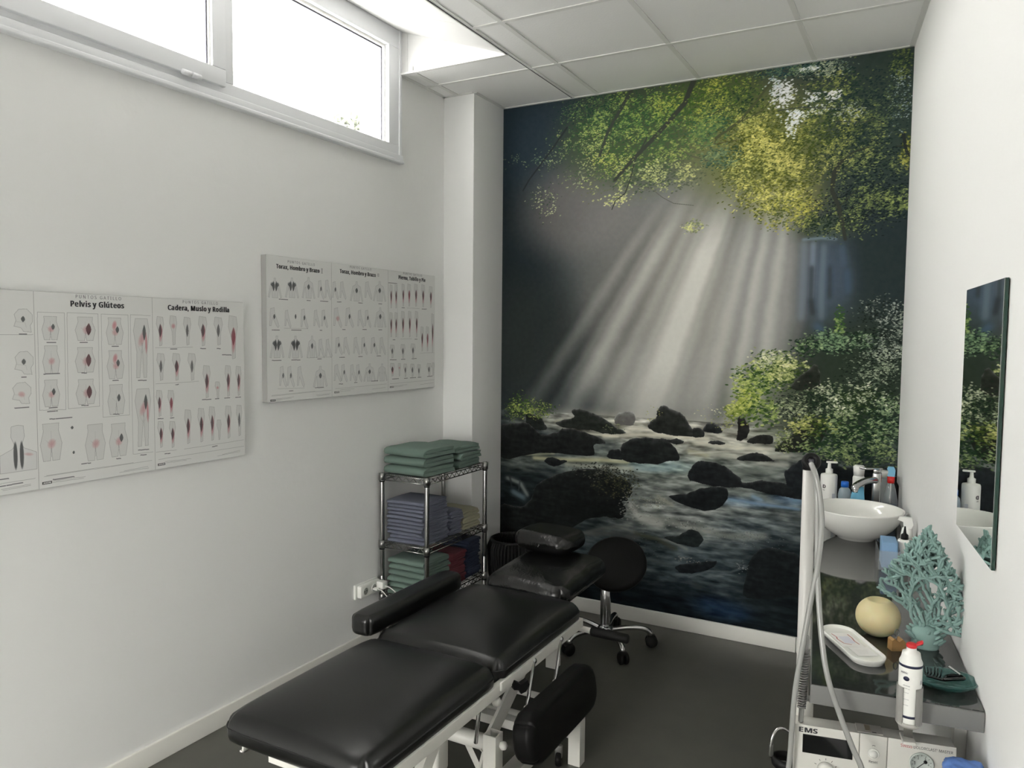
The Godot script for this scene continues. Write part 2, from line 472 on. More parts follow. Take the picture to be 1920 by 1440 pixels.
const MURAL_LEAVES := [
	[.3211, .0418, .099, .0456, 1300, 3, 66, 92, 52, 150, 164, 84],
	[.2471, .0244, .0881, .036, 700, 2.6, 48, 72, 54, 120, 140, 80],
	[.2707, .0778, .1015, .0411, 900, 2.8, 76, 100, 60, 165, 172, 100],
	[.2342, .1213, .1035, .0364, 350, 2.6, 90, 104, 72, 178, 182, 120],
	[.3377, .1291, .0709, .0406, 700, 3, 88, 110, 56, 180, 178, 92],
	[.434, .0576, .0938, .0493, 1300, 3.2, 70, 98, 54, 146, 160, 76],
	[.4627, .1092, .0797, .0393, 900, 3.4, 84, 104, 58, 150, 156, 84],
	[.3954, .1635, .069, .0301, 420, 3.2, 88, 100, 69, 184, 188, 129],
	[.4644, .1682, .0667, .0276, 380, 3.2, 96, 105, 73, 186, 188, 122],
	[.518, .1719, .0457, .0214, 260, 3.2, 104, 110, 79, 190, 188, 122],
	[.3251, .2046, .0404, .0102, 130, 3.6, 150, 158, 96, 214, 212, 150],
	[.1413, .1142, .0777, .0319, 90, 2.6, 70, 86, 70, 150, 164, 110],
	[.0193, .105, .0365, .0131, 50, 2.4, 60, 78, 64, 120, 136, 96],
	[.1268, .1932, .0412, .0365, 130, 2.8, 92, 104, 80, 196, 200, 150],
	[.1094, .114, .0255, .0086, 50, 2.6, 80, 100, 79, 164, 182, 129],
	[.2198, .1567, .0213, .023, 60, 2.6, 100, 112, 84, 190, 192, 150],
	[.5341, .2652, .0261, .0117, 110, 3.2, 128, 134, 94, 199, 198, 129],
	[.3243, .1739, .0855, .0307, 160, 3, 110, 118, 76, 180, 184, 118],
	[.5656, .0416, .1121, .0429, 1700, 3, 84, 104, 44, 170, 168, 78],
	[.6547, .0879, .0957, .0374, 1500, 3, 88, 97, 48, 180, 176, 101],
	[.6164, .0515, .0735, .0263, 600, 3, 48, 66, 42, 96, 110, 54],
	[.5672, .0893, .0507, .0287, 500, 3.4, 60, 88, 58, 110, 128, 68],
	[.705, .1385, .1047, .0509, 2300, 3.2, 102, 105, 46, 199, 192, 113],
	[.6578, .1721, .0723, .0376, 900, 3.2, 96, 102, 52, 194, 188, 113],
	[.7762, .1623, .079, .0455, 1500, 3, 88, 94, 48, 190, 182, 108],
	[.7199, .218, .0816, .0371, 1200, 3.2, 104, 107, 48, 201, 194, 115],
	[.7683, .2528, .0685, .0275, 700, 3, 96, 102, 50, 180, 172, 84],
	[.5946, .1438, .0439, .021, 300, 3.6, 62, 84, 66, 120, 132, 90],
	[.8418, .1141, .0761, .0356, 1100, 3, 84, 94, 46, 168, 166, 86],
	[.8395, .0609, .0653, .0443, 1000, 3, 60, 76, 48, 150, 152, 80],
	[.8868, .1444, .0743, .0529, 1300, 2.8, 56, 68, 46, 146, 148, 84],
	[.9268, .0872, .0623, .052, 900, 2.8, 40, 54, 46, 96, 108, 68],
	[.9321, .2002, .0676, .0524, 1200, 2.8, 44, 58, 44, 138, 146, 84],
	[.8916, .2503, .0745, .0399, 1200, 2.6, 40, 54, 40, 130, 140, 80],
	[.832, .2741, .0554, .0199, 600, 2.6, 60, 72, 44, 166, 168, 96],
	[.9756, .0244, .0244, .0255, 220, 2.6, 50, 66, 44, 120, 128, 66],
	[.976, .2462, .0308, .026, 300, 3.2, 50, 64, 44, 150, 160, 90],
	[.9924, .1617, .0142, .0257, 160, 3, 96, 100, 44, 170, 164, 80],
	[.9785, .0839, .0244, .0512, 260, 2.2, 60, 76, 72, 170, 178, 180],
	[.8736, .0907, .043, .0176, 200, 2.4, 120, 128, 110, 200, 200, 196],
	[.7467, .0061, .0685, .0127, 500, 2.8, 50, 76, 70, 120, 136, 90],
	[.8152, .0123, .0552, .0142, 500, 2.6, 60, 80, 70, 190, 190, 160],
	[.731, .0495, .0257, .0237, 330, 3.6, 196, 198, 202, 222, 222, 222],
	[.7946, .0562, .0203, .0108, 170, 3.2, 196, 198, 202, 220, 220, 220],
	[.8416, .0593, .0165, .0088, 130, 3.2, 200, 200, 200, 220, 218, 214],
	[.7559, .09, .0277, .0163, 330, 3.4, 186, 192, 198, 224, 224, 222],
	[.7534, .1133, .0105, .0127, 120, 3.4, 190, 196, 200, 220, 220, 220],
	[.7126, .0294, .0165, .0128, 110, 3, 180, 190, 196, 214, 216, 216],
	[.7926, .0097, .0226, .0036, 70, 3, 190, 196, 200, 220, 220, 220],
	[.8125, .0803, .029, .0089, 120, 2.6, 180, 184, 180, 214, 214, 210],
	[.8574, .474, .0442, .0201, 420, 3.6, 44, 64, 48, 127, 150, 112],
	[.8726, .4376, .011, .0235, 120, 4, 80, 104, 56, 170, 182, 112],
	[.801, .4837, .0287, .0167, 220, 3.6, 55, 75, 50, 147, 166, 120],
	[.9234, .4734, .0321, .0161, 250, 3.6, 51, 72, 50, 156, 172, 137],
	[.9534, .4289, .0521, .0265, 420, 2.6, 46, 56, 52, 178, 182, 170],
	[.9664, .4819, .0468, .0266, 600, 2.6, 44, 54, 50, 170, 176, 160],
	[.9473, .5267, .0629, .0358, 900, 2.6, 44, 58, 46, 168, 176, 150],
	[.9965, .4553, .0185, .035, 200, 2.6, 40, 50, 46, 170, 176, 160],
	[.7314, .5129, .0474, .0208, 420, 3.8, 84, 100, 52, 214, 212, 180],
	[.6963, .547, .0543, .0268, 700, 4.2, 79, 99, 48, 192, 196, 120],
	[.7679, .531, .0465, .0235, 500, 3.8, 84, 98, 48, 206, 204, 150],
	[.6733, .5911, .0308, .0271, 260, 5, 103, 120, 48, 186, 186, 105],
	[.7106, .5993, .0362, .024, 300, 4.4, 77, 97, 48, 176, 184, 112],
	[.6423, .6021, .0201, .0137, 110, 5, 111, 124, 56, 192, 192, 120],
	[.8618, .5746, .0769, .0276, 900, 3.2, 70, 84, 58, 214, 212, 186],
	[.9281, .5767, .0637, .0253, 900, 3.2, 84, 96, 66, 226, 224, 204],
	[.7936, .5864, .0574, .0281, 500, 3, 48, 60, 42, 170, 176, 140],
	[.9723, .6063, .0418, .0447, 900, 3.2, 51, 70, 52, 156, 172, 130],
	[.8976, .628, .0756, .0366, 1100, 3.4, 60, 79, 50, 166, 176, 130],
	[.8183, .6228, .0455, .0187, 260, 4, 94, 104, 52, 192, 188, 120],
	[.9321, .6626, .0743, .0227, 700, 3.4, 51, 68, 46, 147, 158, 105],
	[.8428, .6588, .045, .0186, 260, 3.8, 60, 79, 48, 156, 168, 112],
	[.7608, .6494, .0189, .019, 160, 2.6, 94, 106, 63, 176, 180, 137],
	[.6239, .6225, .0254, .0118, 260, 2.4, 103, 111, 63, 186, 184, 125],
	[.6042, .6086, .0509, .0138, 60, 2.2, 150, 148, 110, 220, 214, 180],
	[.4431, .6155, .0195, .0144, 120, 2.4, 130, 132, 70, 200, 196, 130],
	[.0601, .615, .0365, .0247, 420, 3, 84, 104, 50, 170, 178, 96],
	[.1181, .6217, .0452, .0178, 300, 2.8, 76, 94, 48, 156, 164, 88],
	[.0266, .6334, .0271, .0181, 90, 3, 50, 64, 40, 96, 110, 60],
	[.3361, .6465, .0293, .0127, 40, 2.4, 70, 82, 54, 120, 130, 90],
	[.3388, .7579, .0584, .0298, 500, 3, 34, 36, 24, 74, 72, 48],
	[.3085, .7387, .0737, .015, 260, 3, 40, 42, 36, 84, 84, 76],
	[.3835, .7809, .0144, .0169, 36, 2.4, 90, 91, 87, 180, 180, 175],
	[.448, .786, .039, .0125, 144, 2.2, 82, 84, 73, 144, 144, 131],
	[.3917, .8172, .0373, .0254, 252, 2.4, 82, 84, 81, 139, 139, 134],
	[.5115, .8217, .067, .0103, 120, 2, 67, 72, 70, 139, 141, 137],
	[.5408, .8885, .0453, .0061, 96, 2.2, 82, 82, 79, 144, 141, 134],
	[.6716, .8876, .0176, .0099, 48, 2.2, 67, 72, 75, 131, 131, 129],
	[.5521, .8229, .0292, .0061, 54, 2, 60, 63, 63, 155, 157, 155],
	[.6821, .83, .0855, .0157, 180, 2, 67, 73, 73, 114, 118, 116],
	[.4148, .8731, .0842, .0211, 180, 2, 60, 66, 66, 106, 111, 108],
]

const MURAL_FLOW := [
	[16, [.7912, .3041, .7918, .3729, .7898, .4375], 112, 122, 132, .6],
	[12, [.8107, .3049, .8101, .3458, .809, .4007], 124, 136, 150, .6],
	[14, [.8335, .3103, .831, .3828, .8333, .4375], 100, 114, 124, .6],
	[9, [.809, .3458, .809, .4007, .8148, .4283], 46, 52, 54, .6],
	[8, [.8474, .3468, .8487, .4012], 52, 58, 62, .5],
	[16, [.8704, .3134, .8763, .3476], 82, 98, 114, .4],
	[6, [.7875, .2985, .8274, .2974, .861, .3005], 130, 148, 166, .4],
	[14, [.8832, .3549, .8871, .3926], 66, 82, 100, .6],
	[16, [.8224, .4467, .84, .4604], 70, 92, 116, .6],
	[10, [.0199, .7707, .0626, .7789, .0882, .8053], 120, 126, 122, .8],
	[14, [.0374, .798, .0799, .8116], 96, 112, 118, .8],
	[5, [.0284, .7643, .0373, .7923], 40, 44, 46, .8],
	[4, [.0625, .7732, .0578, .7964], 50, 54, 56, .8],
	[9, [.1034, .7229, .2003, .7211, .3079, .7141, .3817, .7135], 168, 164, 132, .75],
	[5, [.0784, .7177, .1682, .7099], 150, 150, 126, .6],
	[8, [.2005, .7299, .3083, .728, .3964, .7251], 150, 152, 140, .7],
	[8, [.3068, .6671, .409, .6585, .5199, .6557, .5863, .6561], 196, 192, 176, .75],
	[7, [.3799, .6475, .465, .6484, .5466, .6512], 206, 204, 192, .7],
	[10, [.5471, .6663, .651, .6682, .7375, .667], 190, 188, 172, .7],
	[9, [.5873, .684, .6516, .6859, .7738, .6781], 160, 160, 148, .7],
	[10, [.5342, .6822, .5874, .6889], 170, 166, 140, .6],
	[10, [.3964, .7251, .4532, .7233, .5081, .7113], 130, 148, 150, .7],
	[8, [.7019, .6943, .7744, .6933], 170, 170, 160, .6],
	[12, [.6015, .7179, .6777, .7125, .7509, .7025], 112, 118, 112, .6],
	[6, [.6354, .7651, .7047, .768, .8012, .7702], 104, 130, 156, .65],
	[8, [.6918, .7554, .7167, .7612], 120, 146, 170, .7],
	[10, [.7768, .7532, .8041, .7557], 90, 116, 140, .6],
	[10, [.385, .839, .3112, .8516, .2503, .8685], 110, 112, 108, .6],
	[14, [.4134, .8205, .4839, .8191, .5523, .8279, .6442, .8339, .7314, .825], 122, 124, 118, .6],
	[7, [.3632, .8465, .4287, .8559, .4989, .859, .5402, .8701], 120, 122, 118, .6],
	[5, [.5419, .9234, .5947, .9047, .6466, .9006, .6841, .8862], 84, 92, 94, .7],
	[9, [.4442, .9016, .5003, .9056], 84, 92, 92, .5],
	[18, [.5835, .9653, .6363, .9754, .6875, .9783], 30, 50, 74, .5],
	[12, [.5558, .935, .5959, .9402], 40, 48, 48, .5],
	[10, [.3999, .8535, .4571, .8582, .5131, .873], 52, 54, 40, .5],
	[5, [.167, .6438, .2909, .6306], 150, 150, 130, .5],
	[14, [.3839, .7967, .4135, .8226, .4773, .8301], 156, 156, 150, .8],
	[10, [.4575, .7748, .4995, .7898], 130, 130, 118, .6],
	[12, [.2658, .867, .3562, .8579, .4145, .8605], 98, 100, 98, .6],
	[5, [.2459, .6639, .3513, .6648], 196, 192, 176, .7],
	[5, [.6057, .6511, .6757, .657], 206, 204, 192, .7],
	[4, [.5344, .6872, .6259, .6776, .7257, .6754], 186, 184, 172, .6],
]

const CHART_A_FIGURES := [
	[-2.8529, .0969, .0636, .076, "head", "k"],
	[-2.8546, .2365, .0637, .0763, "head", "k"],
	[-2.8648, .3354, .0634, .0713, "head", "r"],
	[-2.8799, .5154, .1164, .153, "neck", "k"],
	[-2.7654, .1209, .0572, .0784, "hip", "kr"],
	[-2.7658, .2283, .0573, .0944, "hip", "r"],
	[-2.769, .3412, .0574, .0895, "hip", "kr"],
	[-2.6437, .1219, .0733, .0816, "hip", "K"],
	[-2.6465, .2309, .0734, .0873, "hip", "K"],
	[-2.6466, .3432, .0735, .0877, "hip", "K"],
	[-2.5329, .1289, .0666, .0959, "hip", "kR"],
	[-2.5328, .2505, .0668, .102, "hip", "kR"],
	[-2.5329, .3784, .067, .1082, "hip", "k"],
	[-2.4248, .1949, .0713, .228, "legs", "kr"],
	[-2.4242, .4567, .0718, .2243, "legs", "kr"],
	[-2.7736, .5074, .0731, .1269, "pelvis", "r"],
	[-2.7001, .4672, .0493, .0433, "blob", "k"],
	[-2.697, .5546, .0385, .0435, "blob", "k"],
	[-2.617, .5259, .0753, .1282, "pelvis", "r"],
	[-2.5274, .5278, .0736, .1204, "pelvis", "kr"],
	[-2.3469, .127, .0407, .1135, "leg", "Rk"],
	[-2.2882, .1233, .0422, .1154, "leg", "r"],
	[-2.2238, .1256, .0438, .1114, "leg", "k"],
	[-2.1493, .1249, .0533, .1201, "leg", "Rk"],
	[-2.0715, .124, .0556, .1163, "leg", "k"],
	[-1.9949, .1496, .0622, .1849, "leg", "R"],
	[-2.3466, .2647, .0443, .105, "leg", "k"],
	[-2.2771, .2668, .0461, .1072, "leg", "Rk"],
	[-2.2046, .269, .0481, .1095, "leg", "k"],
	[-2.134, .3319, .0462, .1343, "leg", "Rk"],
	[-2.0799, .3702, .0318, .0715, "leg", "r"],
	[-2.0244, .3338, .0409, .1318, "leg", "Rk"],
	[-1.9687, .3364, .038, .1271, "leg", "Rk"],
	[-2.3564, .4055, .0339, .1022, "leg", "Rk"],
	[-2.3047, .4093, .035, .1038, "leg", "R"],
	[-2.3523, .5267, .0341, .1028, "leg", "Rk"],
	[-2.3003, .5324, .0352, .1044, "leg", "Rk"],
	[-2.2278, .5089, .0403, .1379, "leg", "Rk"],
	[-2.1642, .5088, .0418, .1404, "leg", "Rk"],
	[-2.11, .5076, .0392, .1425, "leg", "Rk"],
	[-2.0749, .5372, .028, .0851, "leg", ""],
	[-2.0257, .5091, .0411, .1392, "leg", "Rk"],
	[-1.9672, .5078, .0381, .1347, "leg", "k"],
]

const CHART_B_FIGURES := [
	[-1.7674, .1457, .0816, .09, "torso", "K"],
	[-1.6617, .1394, .0861, .0924, "torso", "K"],
	[-1.5541, .133, .0868, .1004, "torso", "k"],
	[-1.4696, .1365, .0493, .0911, "arm", "k"],
	[-1.4198, .1336, .0505, .0979, "arm", ""],
	[-1.7727, .2784, .0639, .0903, "arm", "k"],
	[-1.6894, .2817, .0444, .0813, "arm", ""],
	[-1.6406, .275, .0531, .0933, "blob", "k"],
	[-1.583, .2791, .0546, .0946, "arm", "k"],
	[-1.4995, .277, .0487, .0852, "arm", ""],
	[-1.446, .2757, .05, .0863, "arm", "k"],
	[-1.758, .4115, .086, .1017, "torso", "K"],
	[-1.6422, .4125, .0911, .1047, "torso", "K"],
	[-1.533, .4133, .0721, .1075, "torso", "k"],
	[-1.468, .4196, .0496, .092, "arm", ""],
	[-1.4178, .4201, .0508, .0931, "arm", ""],
	[-1.7221, .5472, .0512, .0977, "arm", "k"],
	[-1.6739, .5492, .0525, .0988, "arm", "k"],
	[-1.6092, .5519, .0542, .1004, "arm", ""],
	[-1.4775, .5575, .0989, .1037, "torso", "k"],
	[-1.3687, .1336, .0517, .0875, "arm", "k"],
	[-1.312, .1304, .053, .0886, "arm", ""],
	[-1.2079, .1305, .1019, .1028, "torso", "k"],
	[-1.1133, .1191, .0676, .0926, "arm", ""],
	[-1.0197, .12, .1107, .1071, "torso", "k"],
	[-1.3524, .2675, .0696, .0999, "arm", "r"],
	[-1.2636, .2652, .0725, .102, "arm", "k"],
	[-1.1759, .2691, .0565, .0918, "arm", ""],
	[-1.1187, .2677, .058, .0929, "arm", "k"],
	[-1.0149, .2588, .101, .1077, "torso", "k"],
	[-1.3446, .4089, .0612, .0887, "arm", "k"],
	[-1.287, .4093, .0539, .0899, "arm", ""],
	[-1.2093, .4098, .0558, .0915, "arm", ""],
	[-1.148, .4103, .0573, .0927, "arm", "k"],
	[-1.0653, .4108, .0694, .0944, "arm", "k"],
	[-.9949, .4113, .0613, .0958, "arm", ""],
	[-1.3543, .5449, .0611, .0889, "arm", ""],
	[-1.3058, .5467, .0536, .0899, "arm", "k"],
	[-1.2378, .5493, .0552, .0913, "arm", ""],
	[-1.1913, .5511, .0564, .0922, "arm", "k"],
	[-1.1051, .5512, .0976, .094, "torso", "k"],
	[-1.0003, .5551, .0919, .0961, "torso", ""],
	[-.9221, .1404, .0336, .1287, "leg", "Rk"],
	[-.8777, .1381, .0342, .1299, "leg", "Rk"],
	[-.8127, .1283, .0373, .1251, "leg", "Rk"],
	[-.7572, .1254, .0449, .1265, "leg", "R"],
	[-.6913, .122, .0461, .1282, "leg", "Rk"],
	[-.6211, .1218, .0474, .13, "leg", "Rk"],
	[-.5429, .1248, .0489, .125, "leg", "Rk"],
	[-.9222, .2952, .0378, .1358, "leg", "Rk"],
	[-.8777, .2944, .0364, .137, "leg", "Rk"],
	[-.8148, .29, .044, .1454, "leg", "Rk"],
	[-.7513, .2888, .0406, .1473, "leg", "Rk"],
	[-.685, .2876, .0417, .1493, "leg", "Rk"],
	[-.6297, .3724, .0403, .1444, "leg", "Rk"],
	[-.5758, .3723, .0412, .146, "leg", "R"],
	[-.5234, .3372, .0371, .2315, "leg", "Rk"],
	[-.9118, .4411, .0529, .0716, "leg", "k"],
	[-.8146, .4423, .0551, .0797, "leg", "k"],
	[-.7192, .4402, .0572, .0812, "leg", "k"],
	[-.9118, .5421, .053, .0718, "leg", "Rk"],
	[-.8474, .5443, .0327, .0728, "leg", "r"],
	[-.7924, .5495, .0445, .0736, "leg", "k"],
	[-.7247, .5519, .0515, .0746, "leg", "k"],
	[-.6609, .5575, .047, .0756, "leg", "k"],
	[-.5591, .5541, .0611, .0771, "leg", "k"],
	[-.5161, .552, .0373, .0777, "leg", ""],
]

const CHART_A_LINES := [
	[-2.8074, .0686, -2.7165, .0678],
	[-2.8074, .0686, -2.8092, .3961],
	[-2.7165, .0678, -2.7201, .4006],
	[-2.8092, .3961, -2.7201, .4006],
	[-2.7073, .0669, -2.5954, .0683],
	[-2.7073, .0669, -2.7119, .3985],
	[-2.5954, .0683, -2.5979, .398],
	[-2.7119, .3985, -2.5979, .398],
	[-2.5837, .0685, -2.4791, .0682],
	[-2.5837, .0685, -2.5855, .4394],
	[-2.4791, .0682, -2.4817, .4399],
	[-2.5855, .4394, -2.4817, .4399],
	[-2.4697, .0668, -2.3859, .0684],
	[-2.4697, .0668, -2.4706, .5888],
	[-2.3859, .0684, -2.3862, .5904],
	[-2.4706, .5888, -2.3862, .5904],
	[-2.7797, .1685, -2.7484, .1686],
	[-2.6645, .1687, -2.6364, .1688],
	[-2.5463, .1825, -2.519, .1826],
	[-2.793, .2745, -2.7381, .274],
	[-2.6618, .2752, -2.6421, .276],
	[-2.5463, .3067, -2.522, .3078],
	[-2.4436, .3113, -2.4079, .313],
	[-2.7782, .3896, -2.7493, .3897],
	[-2.6648, .3897, -2.6394, .3905],
	[-2.5463, .4304, -2.522, .4325],
	[-2.7837, .4018, -2.7496, .4014],
	[-2.7766, .4277, -2.6991, .4283],
	[-2.6702, .5956, -2.6361, .5971],
	[-2.5382, .5954, -2.5198, .5968],
	[-2.4497, .5751, -2.4039, .5773],
	[-2.4405, .5952, -2.4143, .5963],
	[-2.3037, .1949, -2.272, .1952],
	[-2.162, .1944, -2.1353, .1946],
	[-2.0807, .1951, -2.0608, .1959],
	[-2.0533, .2214, -2.0044, .2235],
	[-2.3686, .1907, -2.1994, .1897],
	[-2.3717, .3296, -2.1721, .3288],
	[-2.282, .3359, -2.2678, .3354],
	[-2.1584, .4039, -2.1121, .4052],
	[-2.0924, .4052, -2.0725, .4052],
	[-2.0443, .4051, -2.0157, .405],
	[-1.9866, .4056, -1.9571, .4062],
	[-2.3645, .4639, -2.3406, .4648],
	[-2.3094, .4658, -2.2918, .4661],
	[-2.3741, .5937, -2.2839, .5961],
	[-2.3367, .6041, -2.3124, .6048],
	[-2.2479, .5975, -1.943, .5951],
	[-2.1118, .6036, -2.0841, .6031],
	[-2.8002, .6214, -2.3916, .6233],
	[-2.7924, .6189, -2.4701, .6206],
	[-2.5272, .6489, -2.4056, .6502],
	[-2.5085, .646, -2.4087, .6437],
	[-2.7721, .6408, -2.6574, .644],
	[-2.7722, .6461, -2.6631, .6486],
	[-2.7719, .6355, -2.6964, .6367],
	[-2.3646, .6234, -1.9434, .6223],
	[-2.3374, .6358, -2.2156, .6402],
	[-2.3306, .6416, -2.2379, .6435],
	[-2.0849, .6476, -1.9651, .6433],
	[-2.0607, .6442, -1.9651, .6379],
	[-2.9399, .6083, -2.9115, .6089],
	[-2.9404, .6234, -2.8284, .6222],
	[-2.9362, .6417, -2.844, .6395],
	[-2.9316, .6461, -2.8441, .6436],
	[-2.9406, .6309, -2.8685, .6292],
	[-2.8664, .141, -2.8419, .1403],
	[-2.8632, .282, -2.8475, .2821],
	[-2.888, .3811, -2.8415, .3821],
	[-2.9258, .144, -2.8221, .1433],
]

const CHART_B_LINES := [
	[-1.743, .1933, -1.6883, .1923],
	[-1.5665, .1905, -1.5428, .1905],
	[-1.4742, .1897, -1.4202, .1896],
	[-1.3561, .1879, -1.3256, .1877],
	[-1.1943, .1856, -1.1614, .186],
	[-1.0299, .1835, -.9996, .1835],
	[-1.7875, .3333, -1.7412, .3333],
	[-1.6677, .3319, -1.603, .3317],
	[-1.4796, .3302, -1.4631, .3306],
	[-1.712, .3254, -1.56, .325],
	[-1.3177, .3247, -1.2954, .3245],
	[-1.162, .3228, -1.1285, .3224],
	[-1.0302, .323, -.9999, .3233],
	[-1.7894, .4698, -1.7321, .4711],
	[-1.6693, .4703, -1.6122, .4716],
	[-1.4972, .469, -1.4684, .4697],
	[-1.5653, .4637, -1.3969, .4624],
	[-1.3406, .4647, -1.3008, .4654],
	[-1.1956, .4638, -1.1626, .4644],
	[-1.0456, .4628, -1.0103, .4634],
	[-1.6859, .6134, -1.6596, .6139],
	[-1.5147, .6085, -1.453, .6096],
	[-1.7554, .6008, -1.5864, .6063],
	[-1.3459, .5987, -1.315, .5991],
	[-1.2288, .5973, -1.2056, .5972],
	[-1.0905, .5958, -1.0358, .5965],
	[-.8258, .1973, -.7983, .1976],
	[-.7761, .1981, -.6562, .1971],
	[-.6327, .1969, -.585, .1966],
	[-.9065, .3761, -.8852, .3761],
	[-.8366, .3727, -.7308, .3712],
	[-.7021, .3725, -.6767, .3725],
	[-.9329, .4862, -.8745, .4875],
	[-.8311, .4865, -.7925, .486],
	[-.7305, .4846, -.6845, .4843],
	[-.9119, .5931, -.8528, .5931],
	[-.8034, .5939, -.7699, .594],
	[-.7474, .5936, -.69, .5941],
	[-.6725, .5941, -.6372, .5943],
	[-.5772, .5926, -.522, .5921],
	[-.945, .066, -.8691, .0662],
	[-.945, .066, -.938, .3664],
	[-.8691, .0662, -.8605, .3649],
	[-.6495, .4548, -.5041, .4534],
	[-1.7951, .6322, -1.3939, .6269],
	[-1.7915, .6287, -1.5149, .6257],
	[-1.7668, .6464, -1.6562, .6439],
	[-1.7669, .6502, -1.6714, .6485],
	[-1.5069, .6451, -1.4069, .6438],
	[-1.4988, .6496, -1.4154, .6479],
	[-1.3723, .6222, -.9592, .6182],
	[-1.3374, .6301, -1.229, .629],
	[-1.3374, .6379, -1.2566, .6372],
	[-1.0858, .6402, -.9696, .637],
	[-.933, .6195, -.5033, .6162],
	[-.8959, .6332, -.7755, .6314],
	[-.8959, .6384, -.8145, .6375],
	[-.6489, .6379, -.5094, .6337],
]

const CHART_A_WORDS := [
	["Pelvis y Glúteos", -2.5963, .0367, .1988],
	["Cadera, Muslo y Rodilla", -2.163, .0355, .2957],
	["PUNTOS GATILLO", -2.5916, .0115, .1696],
	["PUNTOS GATILLO", -2.1584, .0108, .1698],
	["AXON", -2.7914, .6434, .0322],
	["AXON", -2.3523, .6434, .0322],
]

const CHART_B_WORDS := [
	["Torax, Hombro y Brazo", -1.62, .0474, .2779],
	["Torax, Hombro y Brazo", -1.1952, .0362, .2816],
	["Pierna, Tobillo y Pie", -.7276, .0321, .2551],
	["PUNTOS GATILLO", -1.6005, .0211, .1746],
	["PUNTOS GATILLO", -1.1755, .0097, .1678],
	["PUNTOS GATILLO", -.7225, .0076, .1784],
	["AXON", -1.7857, .651, .0306],
	["AXON", -1.3619, .6391, .0349],
	["AXON", -.9161, .6367, .0339],
	["I", -1.4631, .0468, .0131],
	["II", -1.0325, .0342, .02],
]

# ---------------------------------------------------------------- the room
func right_x(z: float) -> float:
	return RIGHT_X + RIGHT_SLOPE * z

